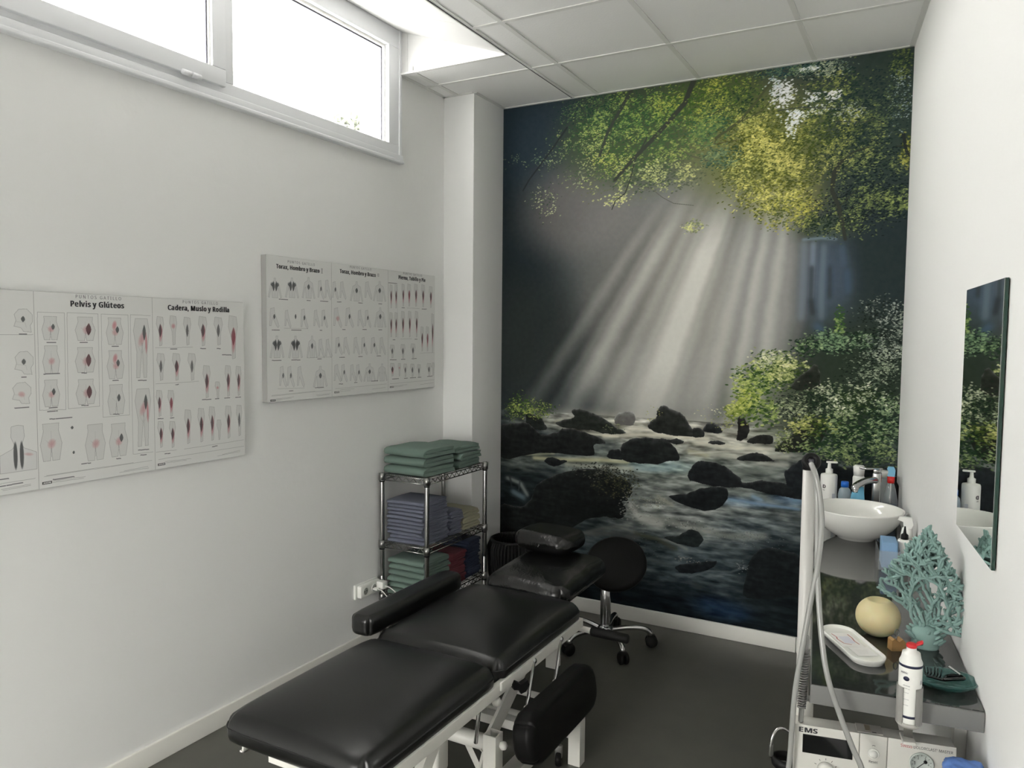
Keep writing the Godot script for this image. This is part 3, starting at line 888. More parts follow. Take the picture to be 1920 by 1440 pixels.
func room() -> void:
	var t := setting("floor", "dark grey sheet floor with a low sheen")
	part("floor_sheet", box(Vector3(-0.3, -0.12, -0.3), Vector3(3.6, 0, BACK_Z + 0.2)), M.floor, t)
	# left wall with the window opening
	t = setting("wall_left", "white painted wall under the high window")
	var wz0 := 0.84
	var wz1 := 3.27
	part("plaster", boxes([[Vector3(-0.25, 0, -0.25), Vector3(0, 2.675, BACK_Z)], [Vector3(-0.25, 3.33, -0.25), Vector3(0, 3.7, BACK_Z)], [Vector3(-0.25, 2.675, -0.25), Vector3(0, 3.33, wz0)], [Vector3(-0.25, 2.675, wz1), Vector3(0, 3.33, BACK_Z)]]), M.wall, t)
	t = setting("wall_far", "far wall behind the mural")
	part("plaster", box(Vector3(0, 0, -0.25), Vector3(3.5, 3.7, 0)), M.wall, t)
	t = setting("wall_corner", "white boxed column in the corner between window wall and mural")
	part("plaster", rbox(Vector3(0.2143, ROOM_H + 0.01, 0.361), 0.004, 2), M.wall, t, Vector3(0.1031, ROOM_H / 2, 0.1768))
	t = setting("wall_right", "bright white painted wall behind the mirror and counter", Vector3(RIGHT_X, 0, 0), atan(RIGHT_SLOPE))
	part("plaster", box(Vector3(0, 0, -0.3), Vector3(0.25, 3.7, BACK_Z + 0.2)), M.wall, t)
	t = setting("wall_back", "white wall behind the viewer")
	part("plaster", boxes([[Vector3(-0.25, 0, BACK_Z), Vector3(0.55, 3.7, BACK_Z + 0.2)], [Vector3(1.7, 0, BACK_Z), Vector3(3.6, 3.7, BACK_Z + 0.2)], [Vector3(0.55, 2.12, BACK_Z), Vector3(1.7, 3.7, BACK_Z + 0.2)]]), M.wall, t)
	# glazed street door behind the viewer: the second source of daylight
	t = setting("door_1", "white glazed door behind the viewer")
	var dz := BACK_Z + 0.04
	part("door_frame", boxes([[Vector3(0.55, 0, dz - 0.02), Vector3(0.60, 2.12, dz + 0.08)], [Vector3(1.65, 0, dz - 0.02), Vector3(1.7, 2.12, dz + 0.08)], [Vector3(0.60, 2.07, dz - 0.02), Vector3(1.65, 2.12, dz + 0.08)]]), M.pvc, t)
	part("door_leaf", boxes([[Vector3(0.605, 0.01, dz), Vector3(0.640, 2.065, dz + 0.05)], [Vector3(1.610, 0.01, dz), Vector3(1.645, 2.065, dz + 0.05)], [Vector3(0.640, 0.01, dz), Vector3(1.610, 0.12, dz + 0.05)], [Vector3(0.640, 2.02, dz), Vector3(1.610, 2.065, dz + 0.05)]]), M.pvc, t)
	part("pane", box(Vector3(0.640, 0.12, dz + 0.022), Vector3(1.610, 2.02, dz + 0.028)), M.pane, t)
	part("handle", rod(Vector3(1.630, 1.05, dz - 0.03), Vector3(1.530, 1.05, dz - 0.03), 0.009), M.chrome, t)
	# skirting in separate lengths
	t = setting("baseboard_left", "white skirting along the window wall")
	for a in [[0.361, 2.935], [2.938, 5.69]]:
		part("skirting_board", rbox(Vector3(0.014, 0.084, a[1] - a[0]), 0.003, 2), M.base, t, Vector3(0.007, 0.042, (a[0] + a[1]) / 2))
	t = setting("baseboard_far", "white skirting under the mural")
	for a in [[0.212, 2.052], [2.055, 2.5]]:
		part("skirting_board", rbox(Vector3(a[1] - a[0], 0.084, 0.014), 0.003, 2), M.base, t, Vector3((a[0] + a[1]) / 2, 0.042, 0.007))
	t = setting("baseboard_right", "white skirting below the wash counter", Vector3(RIGHT_X, 0, 0), atan(RIGHT_SLOPE))
	part("skirting_board", rbox(Vector3(0.014, 0.084, 5.6), 0.003, 2), M.base, t, Vector3(-0.007, 0.042, 2.85))
	t = setting("baseboard_corner", "white skirting round the boxed column")
	part("skirting_board", rbox(Vector3(0.21, 0.084, 0.014), 0.003, 2), M.base, t, Vector3(0.107, 0.042, 0.3645))
	part("skirting_board", rbox(Vector3(0.014, 0.084, 0.355), 0.003, 2), M.base, t, Vector3(0.2175, 0.042, 0.187))
	ceiling()

func ceiling() -> void:
	var t := setting("ceiling", "suspended ceiling of white square tiles with a sloped light well at the window")
	part("slab", box(Vector3(-0.25, 3.7, -0.25), Vector3(3.6, 3.85, BACK_Z + 0.25)), M.ceiling, t)
	var xs := [0.0, 0.098, 0.6956, 0.8513, 1.4513, 2.0513, 2.6513, 3.2513]
	var zs := [0.0, 0.5705]
	while zs[-1] < BACK_Z:
		zs.append(minf(zs[-1] + 0.6, BACK_Z))
	var well_z0 := 0.81
	var well_z1 := 3.30
	var y := ROOM_H
	for i in xs.size() - 1:
		for j in zs.size() - 1:
			var x0: float = xs[i]
			var x1: float = xs[i + 1]
			var z0: float = zs[j]
			var z1: float = zs[j + 1]
			var pieces := [[z0, z1]]
			if i < 2:
				pieces = []
				if z0 < well_z0:
					pieces.append([z0, minf(z1, well_z0 - 0.004)])
				if z1 > well_z1:
					pieces.append([maxf(z0, well_z1 + 0.004), z1])
			for p in pieces:
				# tile outline, cut along the right wall where needed
				var poly := PackedVector2Array([Vector2(x0, p[0]), Vector2(x1, p[0]), Vector2(x1, p[1]), Vector2(x0, p[1])])
				var room_poly := PackedVector2Array([Vector2(0, 0), Vector2(right_x(0), 0), Vector2(right_x(BACK_Z), BACK_Z), Vector2(0, BACK_Z)])
				var cut := Geometry2D.intersect_polygons(poly, room_poly)
				if cut.is_empty():
					continue
				var c: PackedVector2Array = cut[0]
				var flipped := PackedVector2Array()
				for q in c:
					flipped.append(Vector2(q.x, -q.y))
				part("tile", extrude(flipped, y + 0.004, y + 0.018), M.ceiling, t, Vector3.ZERO, Basis(Vector3.RIGHT, -PI / 2) * Basis(Vector3(1, 0, 0), Vector3(0, 1, 0), Vector3(0, 0, 1)))
	# T bars: lengthwise, then crosswise between them
	for i in range(1, xs.size() - 1):
		var x: float = xs[i]
		var z0 := maxf(0.0, (x - RIGHT_X) / RIGHT_SLOPE)
		if z0 > BACK_Z:
			continue
		var runs := [[z0, BACK_Z]] if i != 1 else [[0.361, well_z0], [well_z1, BACK_Z]]
		for r in runs:
			part("grid_bar", boxes([[Vector3(x - 0.012, y, r[0]), Vector3(x + 0.012, y + 0.004, r[1])], [Vector3(x - 0.002, y + 0.004, r[0]), Vector3(x + 0.002, y + 0.035, r[1])]]), M.grid, t)
	for j in range(1, zs.size() - 1):
		var z: float = zs[j]
		var xa := 0.0 if (z < well_z0 or z > well_z1) else 0.6956
		part("grid_bar", boxes([[Vector3(xa, y - 0.0006, z - 0.012), Vector3(right_x(z), y + 0.0035, z + 0.012)], [Vector3(xa, y + 0.0035, z - 0.002), Vector3(right_x(z), y + 0.033, z + 0.002)]]), M.grid, t)
	# angle trim along the walls
	part("edge_trim", box(Vector3(0.0, y - 0.001, 0.361), Vector3(0.022, y + 0.003, well_z0)), M.grid, t)
	part("edge_trim", box(Vector3(0.21, y - 0.001, 0), Vector3(right_x(0), y + 0.003, 0.02)), M.grid, t)
	part("edge_trim", box(Vector3(0.21, y - 0.001, 0), Vector3(0.232, y + 0.003, 0.361)), M.grid, t)
	part("edge_trim", box(Vector3(0.0, y - 0.001, 0.357), Vector3(0.21, y + 0.003, 0.379)), M.grid, t)
	part("edge_trim", box(Vector3(-0.024, y - 0.001, 0), Vector3(0, y + 0.003, BACK_Z)), M.grid, t, Vector3(RIGHT_X, 0, 0), Basis(Vector3.UP, atan(RIGHT_SLOPE)))
	# light well: boards slope from the window head down to the tile edge
	var cuts := [well_z0, 1.21, 1.81, 2.41, 3.01, well_z1]
	for k in cuts.size() - 1:
		var za: float = cuts[k] + (0.0 if k == 0 else 0.0015)
		var zb: float = cuts[k + 1] - 0.0015
		part("well_panel", extrude(PackedVector2Array([Vector2(0.0, 3.355), Vector2(0.684, y + 0.004), Vector2(0.684, y + 0.02), Vector2(0.0, 3.372)]), za, zb), M.well, t)
	for z in [well_z0, well_z1]:
		var s := -1.0 if z == well_z0 else 1.0
		var za := minf(z, z + s * 0.014)
		part("well_cheek", extrude(PackedVector2Array([Vector2(0.062, y), Vector2(0.684, y), Vector2(0.684, y + 0.012), Vector2(0.062, 3.34)]), za, za + 0.014), M.well, t)
		part("well_cheek", extrude(PackedVector2Array([Vector2(0.0, y), Vector2(0.06, y), Vector2(0.06, 3.345), Vector2(0.0, 3.372)]), za, za + 0.013), M.well, t)
		part("well_edge_trim", box(Vector3(0.0, y - 0.003, z - 0.010), Vector3(0.69, y + 0.006, z + 0.010)), M.grid, t)
	part("well_edge_trim", box(Vector3(0.680, y - 0.004, well_z0), Vector3(0.686, y + 0.012, well_z1)), M.grid, t)
	var gap := box(Vector3(0.6862, y - 0.001, well_z0 - 0.8), Vector3(0.6905, y + 0.006, well_z1))
	part("shadow_gap_profile", gap, M.gasket, t)

# window: fixed light on the right, hinged sash on the left, both in one white frame
func window() -> void:
	var t := setting("window_1", "wide white-framed clerestory window with a fixed pane and a hinged sash")
	# outer frame, four lengths
	part("frame_bottom", rbox(Vector3(0.075, 0.088, 2.49), 0.004, 2), M.pvc, t, Vector3(-0.022, 2.689, 2.055))
	part("frame_top", rbox(Vector3(0.075, 0.10, 2.49), 0.004, 2), M.pvc, t, Vector3(-0.022, 3.302, 2.055))
	part("frame_side", rbox(Vector3(0.074, 0.5185, 0.104), 0.002, 2), M.pvc, t, Vector3(-0.022, 2.9925, 0.862))
	part("frame_side", rbox(Vector3(0.074, 0.5185, 0.104), 0.002, 2), M.pvc, t, Vector3(-0.022, 2.9925, 3.246))
	part("mullion", rbox(Vector3(0.072, 0.5185, 0.07), 0.002, 2), M.pvc, t, Vector3(-0.022, 2.9925, 2.003))
	# inner bead round the fixed pane
	var bead := part("glazing_bead", boxes([[Vector3(-0.032, 2.733, 0.910), Vector3(-0.012, 2.741, 1.972)], [Vector3(-0.032, 3.240, 0.910), Vector3(-0.012, 3.252, 1.972)], [Vector3(-0.032, 2.741, 0.910), Vector3(-0.012, 3.240, 0.922)], [Vector3(-0.032, 2.741, 1.962), Vector3(-0.012, 3.240, 1.972)]]), M.white, t)
	part("gasket", boxes([[Vector3(-0.034, 2.741, 0.922), Vector3(-0.028, 3.240, 0.926)], [Vector3(-0.034, 3.234, 0.926), Vector3(-0.028, 3.240, 1.962)]]), M.gasket, bead)
	part("pane", box(Vector3(-0.040, 2.734, 0.911), Vector3(-0.034, 3.25, 1.971)), M.pane, t)
	# cover strip and sill line below
	part("cover_strip", rbox(Vector3(0.012, 0.03, 2.50), 0.003, 2), M.pvc, t, Vector3(0.022, 2.665, 2.056))
	part("sill", rbox(Vector3(0.036, 0.018, 2.505), 0.006, 3), M.pvc, t, Vector3(0.018, 2.643, 2.056))
	part("cover_strip", rbox(Vector3(0.010, 0.71, 0.022), 0.003, 2), M.pvc, t, Vector3(0.017, 3.0, 0.818))
	# sash
	var s := Node3D.new()
	s.name = "sash"
	t.add_child(s)
	s.position = Vector3(0.021, 0, 0)
	part("rail", rbox(Vector3(0.03, 0.069, 1.17), 0.004, 2), M.pvc, s, Vector3(0, 2.739, 2.611))
	part("rail", rbox(Vector3(0.03, 0.069, 1.17), 0.004, 2), M.pvc, s, Vector3(0, 3.284, 2.611))
	part("stile", rbox(Vector3(0.030, 0.4755, 0.066), 0.002, 2), M.pvc, s, Vector3(0, 3.0115, 2.060))
	part("stile", rbox(Vector3(0.030, 0.4755, 0.066), 0.002, 2), M.pvc, s, Vector3(0, 3.0115, 3.163))
	part("gasket", boxes([[Vector3(-0.014, 2.774, 2.101), Vector3(-0.006, 3.25, 2.106)]]), M.gasket, s)
	part("glazing_bead", boxes([[Vector3(-0.014, 2.774, 2.093), Vector3(0.002, 3.25, 2.101)]]), M.white, s)
	part("pane", box(Vector3(-0.02, 2.772, 2.092), Vector3(-0.014, 3.252, 3.132)), M.pane, s)
	var h := part("hinge", rod(Vector3(0.020, 2.703, 2.245), Vector3(0.020, 2.703, 2.203), 0.011), M.pvc, t, Vector3(0.024, 0, 0))
	part("hinge_knuckle", rod(Vector3(0.020, 2.703, 2.199), Vector3(0.020, 2.703, 2.157), 0.011), M.pvc, h)

# ---------------------------------------------------------------- prints
class Sheet:
	var w := 0
	var h := 0
	var d := PackedByteArray()
	func _init(w_: int, h_: int, c: Color) -> void:
		w = w_
		h = h_
		var im := Image.create(w, h, false, Image.FORMAT_RGB8)
		im.fill(c)
		d = im.get_data()
	func texture() -> ImageTexture:
		return ImageTexture.create_from_image(Image.create_from_data(w, h, false, Image.FORMAT_RGB8, d))
	func image() -> Image:
		return Image.create_from_data(w, h, false, Image.FORMAT_RGB8, d)
	# elliptical dab: full inside, soft rim
	func dab(cx: float, cy: float, rx: float, ry: float, ang: float, r: float, g: float, b: float, a: float, soft := 0.35) -> void:
		var m := maxf(rx, ry)
		var ca := cos(ang)
		var sa := sin(ang)
		for y in range(maxi(int(cy - m), 0), mini(int(cy + m) + 2, h)):
			for x in range(maxi(int(cx - m), 0), mini(int(cx + m) + 2, w)):
				var dx := x - cx
				var dy := y - cy
				var e := (dx * ca + dy * sa) / rx
				var f := (dy * ca - dx * sa) / ry
				var q := e * e + f * f
				if q < 1.0:
					var k := a * minf(1.0, (1.0 - q) / soft)
					var i := (y * w + x) * 3
					d[i] = int(d[i] + (r - d[i]) * k)
					d[i + 1] = int(d[i + 1] + (g - d[i + 1]) * k)
					d[i + 2] = int(d[i + 2] + (b - d[i + 2]) * k)
	func stroke(pts: Array, wid: float, r: float, g: float, b: float, a: float, soft := 0.5, taper := 0.0) -> void:
		for s in pts.size() - 1:
			var p: Vector2 = pts[s]
			var q: Vector2 = pts[s + 1]
			var n := maxi(1, int(p.distance_to(q) / maxf(wid * 0.3, 0.6)))
			for k in n:
				var c := p.lerp(q, float(k) / n)
				var t := (s + float(k) / n) / (pts.size() - 1)
				var ww := maxf(wid * (1.0 - taper * t), 0.7)
				dab(c.x, c.y, ww, ww, 0.0, r, g, b, a, soft)
	func line(p: Vector2, q: Vector2, r: float, g: float, b: float, a: float) -> void:
		var n := maxi(1, int(p.distance_to(q)))
		for k in n + 1:
			var c := p.lerp(q, float(k) / n)
			var x := int(c.x)
			var y := int(c.y)
			if x >= 0 and y >= 0 and x < w and y < h:
				var i := (y * w + x) * 3
				d[i] = int(d[i] + (r - d[i]) * a)
				d[i + 1] = int(d[i + 1] + (g - d[i + 1]) * a)
				d[i + 2] = int(d[i + 2] + (b - d[i + 2]) * a)
	# spans of a polygon, row by row: [y, x0, x1]
	func spans(pts: PackedVector2Array) -> Array:
		var out := []
		var lo := 1e9
		var hi := -1e9
		for p in pts:
			lo = minf(lo, p.y)
			hi = maxf(hi, p.y)
		for y in range(maxi(int(lo), 0), mini(int(hi) + 1, h)):
			var xs := []
			for i in pts.size():
				var a := pts[i]
				var b := pts[(i + 1) % pts.size()]
				if (a.y <= y) != (b.y <= y):
					xs.append(a.x + (y - a.y) / (b.y - a.y) * (b.x - a.x))
			xs.sort()
			for k in range(0, xs.size() - 1, 2):
				out.append([y, maxi(int(xs[k]), 0), mini(int(xs[k + 1]), w - 1)])
		return out
	func fill(pts: PackedVector2Array, r: float, g: float, b: float, a: float) -> void:
		for s in spans(pts):
			for x in range(s[1], s[2] + 1):
				var i: int = (s[0] * w + x) * 3
				d[i] = int(d[i] + (r - d[i]) * a)
				d[i + 1] = int(d[i + 1] + (g - d[i + 1]) * a)
				d[i + 2] = int(d[i + 2] + (b - d[i + 2]) * a)

func noise_bytes(w: int, h: int, freq: float, sx: float, sy: float, sd: int, octaves := 4) -> PackedByteArray:
	var n := FastNoiseLite.new()
	n.noise_type = FastNoiseLite.TYPE_SIMPLEX_SMOOTH
	n.frequency = freq
	n.fractal_octaves = octaves
	n.seed = sd
	var im := n.get_image(maxi(int(w / sx), 4), maxi(int(h / sy), 4))
	im.convert(Image.FORMAT_L8)
	im.resize(w, h, Image.INTERPOLATE_CUBIC)
	return im.get_data()

func smooth_outline(flat: Array, w: int, h: int, rng: RandomNumberGenerator, wobble: float) -> PackedVector2Array:
	var p := []
	for i in range(0, flat.size(), 2):
		p.append(Vector2(flat[i] * w, flat[i + 1] * h))
	var out := PackedVector2Array()
	for i in p.size():
		var a: Vector2 = p[(i - 1 + p.size()) % p.size()]
		var b: Vector2 = p[i]
		var c: Vector2 = p[(i + 1) % p.size()]
		var e: Vector2 = p[(i + 2) % p.size()]
		for k in 4:
			out.append(b.cubic_interpolate(c, a, e, k / 4.0) + Vector2(rng.randf_range(-wobble, wobble), rng.randf_range(-wobble, wobble)))
	return out

# the printed picture on the mural: a forest stream with a waterfall
func mural_print() -> ImageTexture:
	var W := 1060
	var H := 1401
	var rng := RandomNumberGenerator.new()
	rng.seed = 41
	var low := Sheet.new(265, 350, Color8(48, 56, 58))
	for t in MURAL_TONES:
		var cx: float = t[0] * low.w
		var cy: float = t[1] * low.h
		var rx: float = t[2] * low.w
		var ry: float = t[3] * low.h
		for y in range(maxi(int(cy - ry * 1.9), 0), mini(int(cy + ry * 1.9), low.h)):
			for x in range(maxi(int(cx - rx * 1.9), 0), mini(int(cx + rx * 1.9), low.w)):
				var q: float = pow((x - cx) / rx, 2) + pow((y - cy) / ry, 2)
				var k: float = t[7] * exp(-1.1 * q * q) if q < 3.6 else 0.0
				var i := (y * low.w + x) * 3
				for c in 3:
					low.d[i + c] = int(low.d[i + c] + (t[4 + c] - low.d[i + c]) * k)
	var im := low.image()
	im.resize(W, H, Image.INTERPOLATE_CUBIC)
	var s := Sheet.new(W, H, Color.BLACK)
	s.d = im.get_data()
	var fine := noise_bytes(W, H, 0.05, 1.0, 1.0, 4)
	var soft := noise_bytes(W, H, 0.02, 2.0, 2.0, 5, 3)
	var flow := noise_bytes(W, H, 0.06, 9.0, 1.3, 6, 4)
	var flow2 := noise_bytes(W, H, 0.05, 3.5, 1.0, 8, 4)
	var ray_t := [-0.06, 0.0, 0.04, 0.095, 0.14, 0.178, 0.221, 0.254, 0.297, 0.343, 0.38, 0.417, 0.457, 0.503, 0.56, 0.60, 0.635, 0.68, 0.747, 0.80, 0.84, 0.90, 0.965, 1.10, 1.3]
	var ray_v := [0.0, 0.05, 0.2, 0.42, 0.74, 0.46, 0.78, 0.44, 0.72, 0.5, 0.36, 0.58, 1.0, 1.0, 0.6, 0.38, 0.5, 0.22, 0.78, 0.42, 0.14, 0.5, 0.10, 0.03, 0.0]
	for y in H:
		var v := float(y) / H
		var rise := smoothstep(0.16, 0.33, v) * (1.0 - 0.35 * smoothstep(0.5, 0.63, v)) if v < 0.635 else 0.0
		for x in W:
			var u := float(x) / W
			var n := y * W + x
			var i := n * 3
			var r: float = s.d[i]
			var g: float = s.d[i + 1]
			var b: float = s.d[i + 2]
			if rise > 0.0:
				var t := (0.807 - u) / (v + 0.181) + (soft[n] - 128) * 0.00005
				if t > -0.06 and t < 1.3:
					var k := 1
					while ray_t[k] < t:
						k += 1
					var f: float = smoothstep(ray_t[k - 1], ray_t[k], t)
					var q: float = lerpf(ray_v[k - 1], ray_v[k], f) * rise
					var left := 1.0 - smoothstep(0.52, 1.05, t) * 0.35
					q *= left
					var gloom := 1.0 - 0.26 * smoothstep(-0.06, 0.05, t) * (1.0 - smoothstep(0.75, 1.28, t)) * rise
					var a := q * 0.86
					r = r * gloom + (198.0 - r * gloom) * a
					g = g * gloom + (197.0 - g * gloom) * a
					b = b * gloom + (190.0 - b * gloom) * a
			var lum := (r + g + b) / 765.0
			if v > 0.625:
				var amp := 4.0 + 190.0 * lum
				var z := ((flow[n] - 128) * 0.55 + (flow2[n] - 128) * 0.65) / 128.0 * amp
				r += z
				g += z
				b += z * 0.96
			else:
				var z := (fine[n] - 128) * 0.02
				r += z
				g += z
				b += z
			s.d[i] = clampi(int(r), 4, 235)
			s.d[i + 1] = clampi(int(g), 6, 235)
			s.d[i + 2] = clampi(int(b), 8, 235)
	for f in MURAL_FLOW:
		var pts := []
		for i in range(0, f[1].size(), 2):
			pts.append(Vector2(f[1][i] * W, f[1][i + 1] * H))
		# feathered: broad faint strokes under narrow ones
		s.stroke(pts, f[0] * 1.3, f[2], f[3], f[4], f[5] * 0.16, 1.0)
		s.stroke(pts, f[0] * 0.7, f[2], f[3], f[4], f[5] * 0.22, 1.0)
	rocks(s, MURAL_ROCKS, rng, fine, flow2)
	# canopy, then its branches, then a thin second layer of leaves over them, then the banks
	leaves(s, MURAL_LEAVES.slice(0, 50), 1.0, rng, soft, fine)
	for b in MURAL_BRANCHES:
		var pts := []
		for i in range(0, b[1].size(), 2):
			pts.append(Vector2(b[1][i] * W, b[1][i + 1] * H))
		s.stroke(pts, b[0] * 0.72, b[2], b[3], b[4], 0.75, 0.6, 0.3)
	leaves(s, MURAL_LEAVES.slice(0, 42), 0.14, rng, soft, fine)
	leaves(s, MURAL_LEAVES.slice(50, 62), 1.0, rng, soft, fine)
	rocks(s, MURAL_BANK_ROCKS, rng, fine, flow2)
	leaves(s, MURAL_LEAVES.slice(62), 1.0, rng, soft, fine)
	# the ink is denser than what the room light returns: table from wanted tone to pigment
	var lut := PackedByteArray()
	for i in 256:
		lut.append(clampi(int(round(255.0 * pigment(i / 255.0))), 0, 255))
	for i in s.d.size():
		s.d[i] = lut[s.d[i]]
	return s.texture()

func leaves(s: Sheet, list: Array, share: float, rng: RandomNumberGenerator, soft: PackedByteArray, fine: PackedByteArray) -> void:
	var W := s.w
	var H := s.h
	for c in list:
		var dark := int(c[4] * 0.45) if share == 1.0 and c[5] > 2.45 and c[6] < 140 else 0
		for k in int(c[4] * share) + dark:
			var a := rng.randf() * TAU
			var q := sqrt(rng.randf()) * (1.0 + 0.25 * rng.randfn())
			var x: float = (c[0] + cos(a) * q * c[2]) * W
			var y: float = (c[1] + sin(a) * q * c[3]) * H
			if x < 0 or y < 0 or x >= W or y >= H:
				continue
			var n := int(y) * W + int(x)
			var clump := (soft[n] + fine[n]) / 510.0
			if clump + rng.randf_range(-0.14, 0.14) < 0.47 and k >= dark:
				continue
			# some leaves dark, most mid, few bright
			var t := clampf(pow(rng.randf(), 1.5) * 0.9 + (clump - 0.5) * 2.2, -0.3, 1.0) if k >= dark else -0.4
			var leaf: float = c[5] * rng.randf_range(0.6, 1.35)
			s.dab(x, y, leaf, leaf * rng.randf_range(0.35, 0.6), rng.randf_range(-0.7, 0.5), maxf(lerpf(c[6], c[9], t), 14), maxf(lerpf(c[7], c[10], t), 20), maxf(lerpf(c[8], c[11], t), 18), 0.78, 0.5)

func pigment(tone: float) -> float:
	var c := Color(tone, tone, tone).srgb_to_linear()
	var k := minf(c.r * 1.3, 0.9)
	return Color(k, k, k).linear_to_srgb().r

func rocks(s: Sheet, list: Array, rng: RandomNumberGenerator, fine: PackedByteArray, streak: PackedByteArray) -> void:
	for r in list:
		var o := smooth_outline(r[0], s.w, s.h, rng, 1.6)
		var top := {}
		for sp in s.spans(o):
			for x in range(sp[1], sp[2] + 1):
				if not top.has(x):
					top[x] = sp[0]
				var n: int = sp[0] * s.w + x
				var depth: float = sp[0] - top[x]
				var lit := exp(-depth / 3.0) * 0.42 + exp(-depth / 22.0) * 0.08
				var m := (fine[n] - 128) * 0.05 + (streak[n] - 128) * 0.07
				var i := n * 3
				for c in 3:
					s.d[i + c] = clampi(int(r[1 + c] + (r[4] - r[1 + c]) * lit * (0.4 + fine[n] / 210.0) + m), 5, 235)

func mural() -> void:
	var t := thing("wall_mural", "wallpaper mural of sun rays over a forest waterfall and rocky stream", "mural", Vector3(0.2105, 0.084, 0.0))
	var st := begin(true)
	var w := RIGHT_X - 0.2105 - 0.001
	var h := ROOM_H - 0.084
	var a := Vector3(0, 0, 0.0012)
	var uv := [Vector2(0, 1), Vector2(0, 0), Vector2(1, 0), Vector2(0, 1), Vector2(1, 0), Vector2(1, 1)]
	var p := [a, a + Vector3(0, h, 0), a + Vector3(w, h, 0), a, a + Vector3(w, h, 0), a + Vector3(w, 0, 0)]
	for i in 6:
		st.set_uv(uv[i])
		st.add_vertex(p[i])
	st.set_uv(Vector2(0.0, 0.5))
	quad(st, Vector3(0, 0, 0), Vector3(0, h, 0), a + Vector3(0, h, 0), a)
	quad(st, a + Vector3(w, 0, 0), a + Vector3(w, h, 0), Vector3(w, h, 0), Vector3(w, 0, 0))
	var m := paint(Color.WHITE, 0.7)
	m.metallic_specular = 0.25
	m.albedo_texture = mural_print()
	m.texture_repeat = false
	part("wallpaper", done(st), m, t)

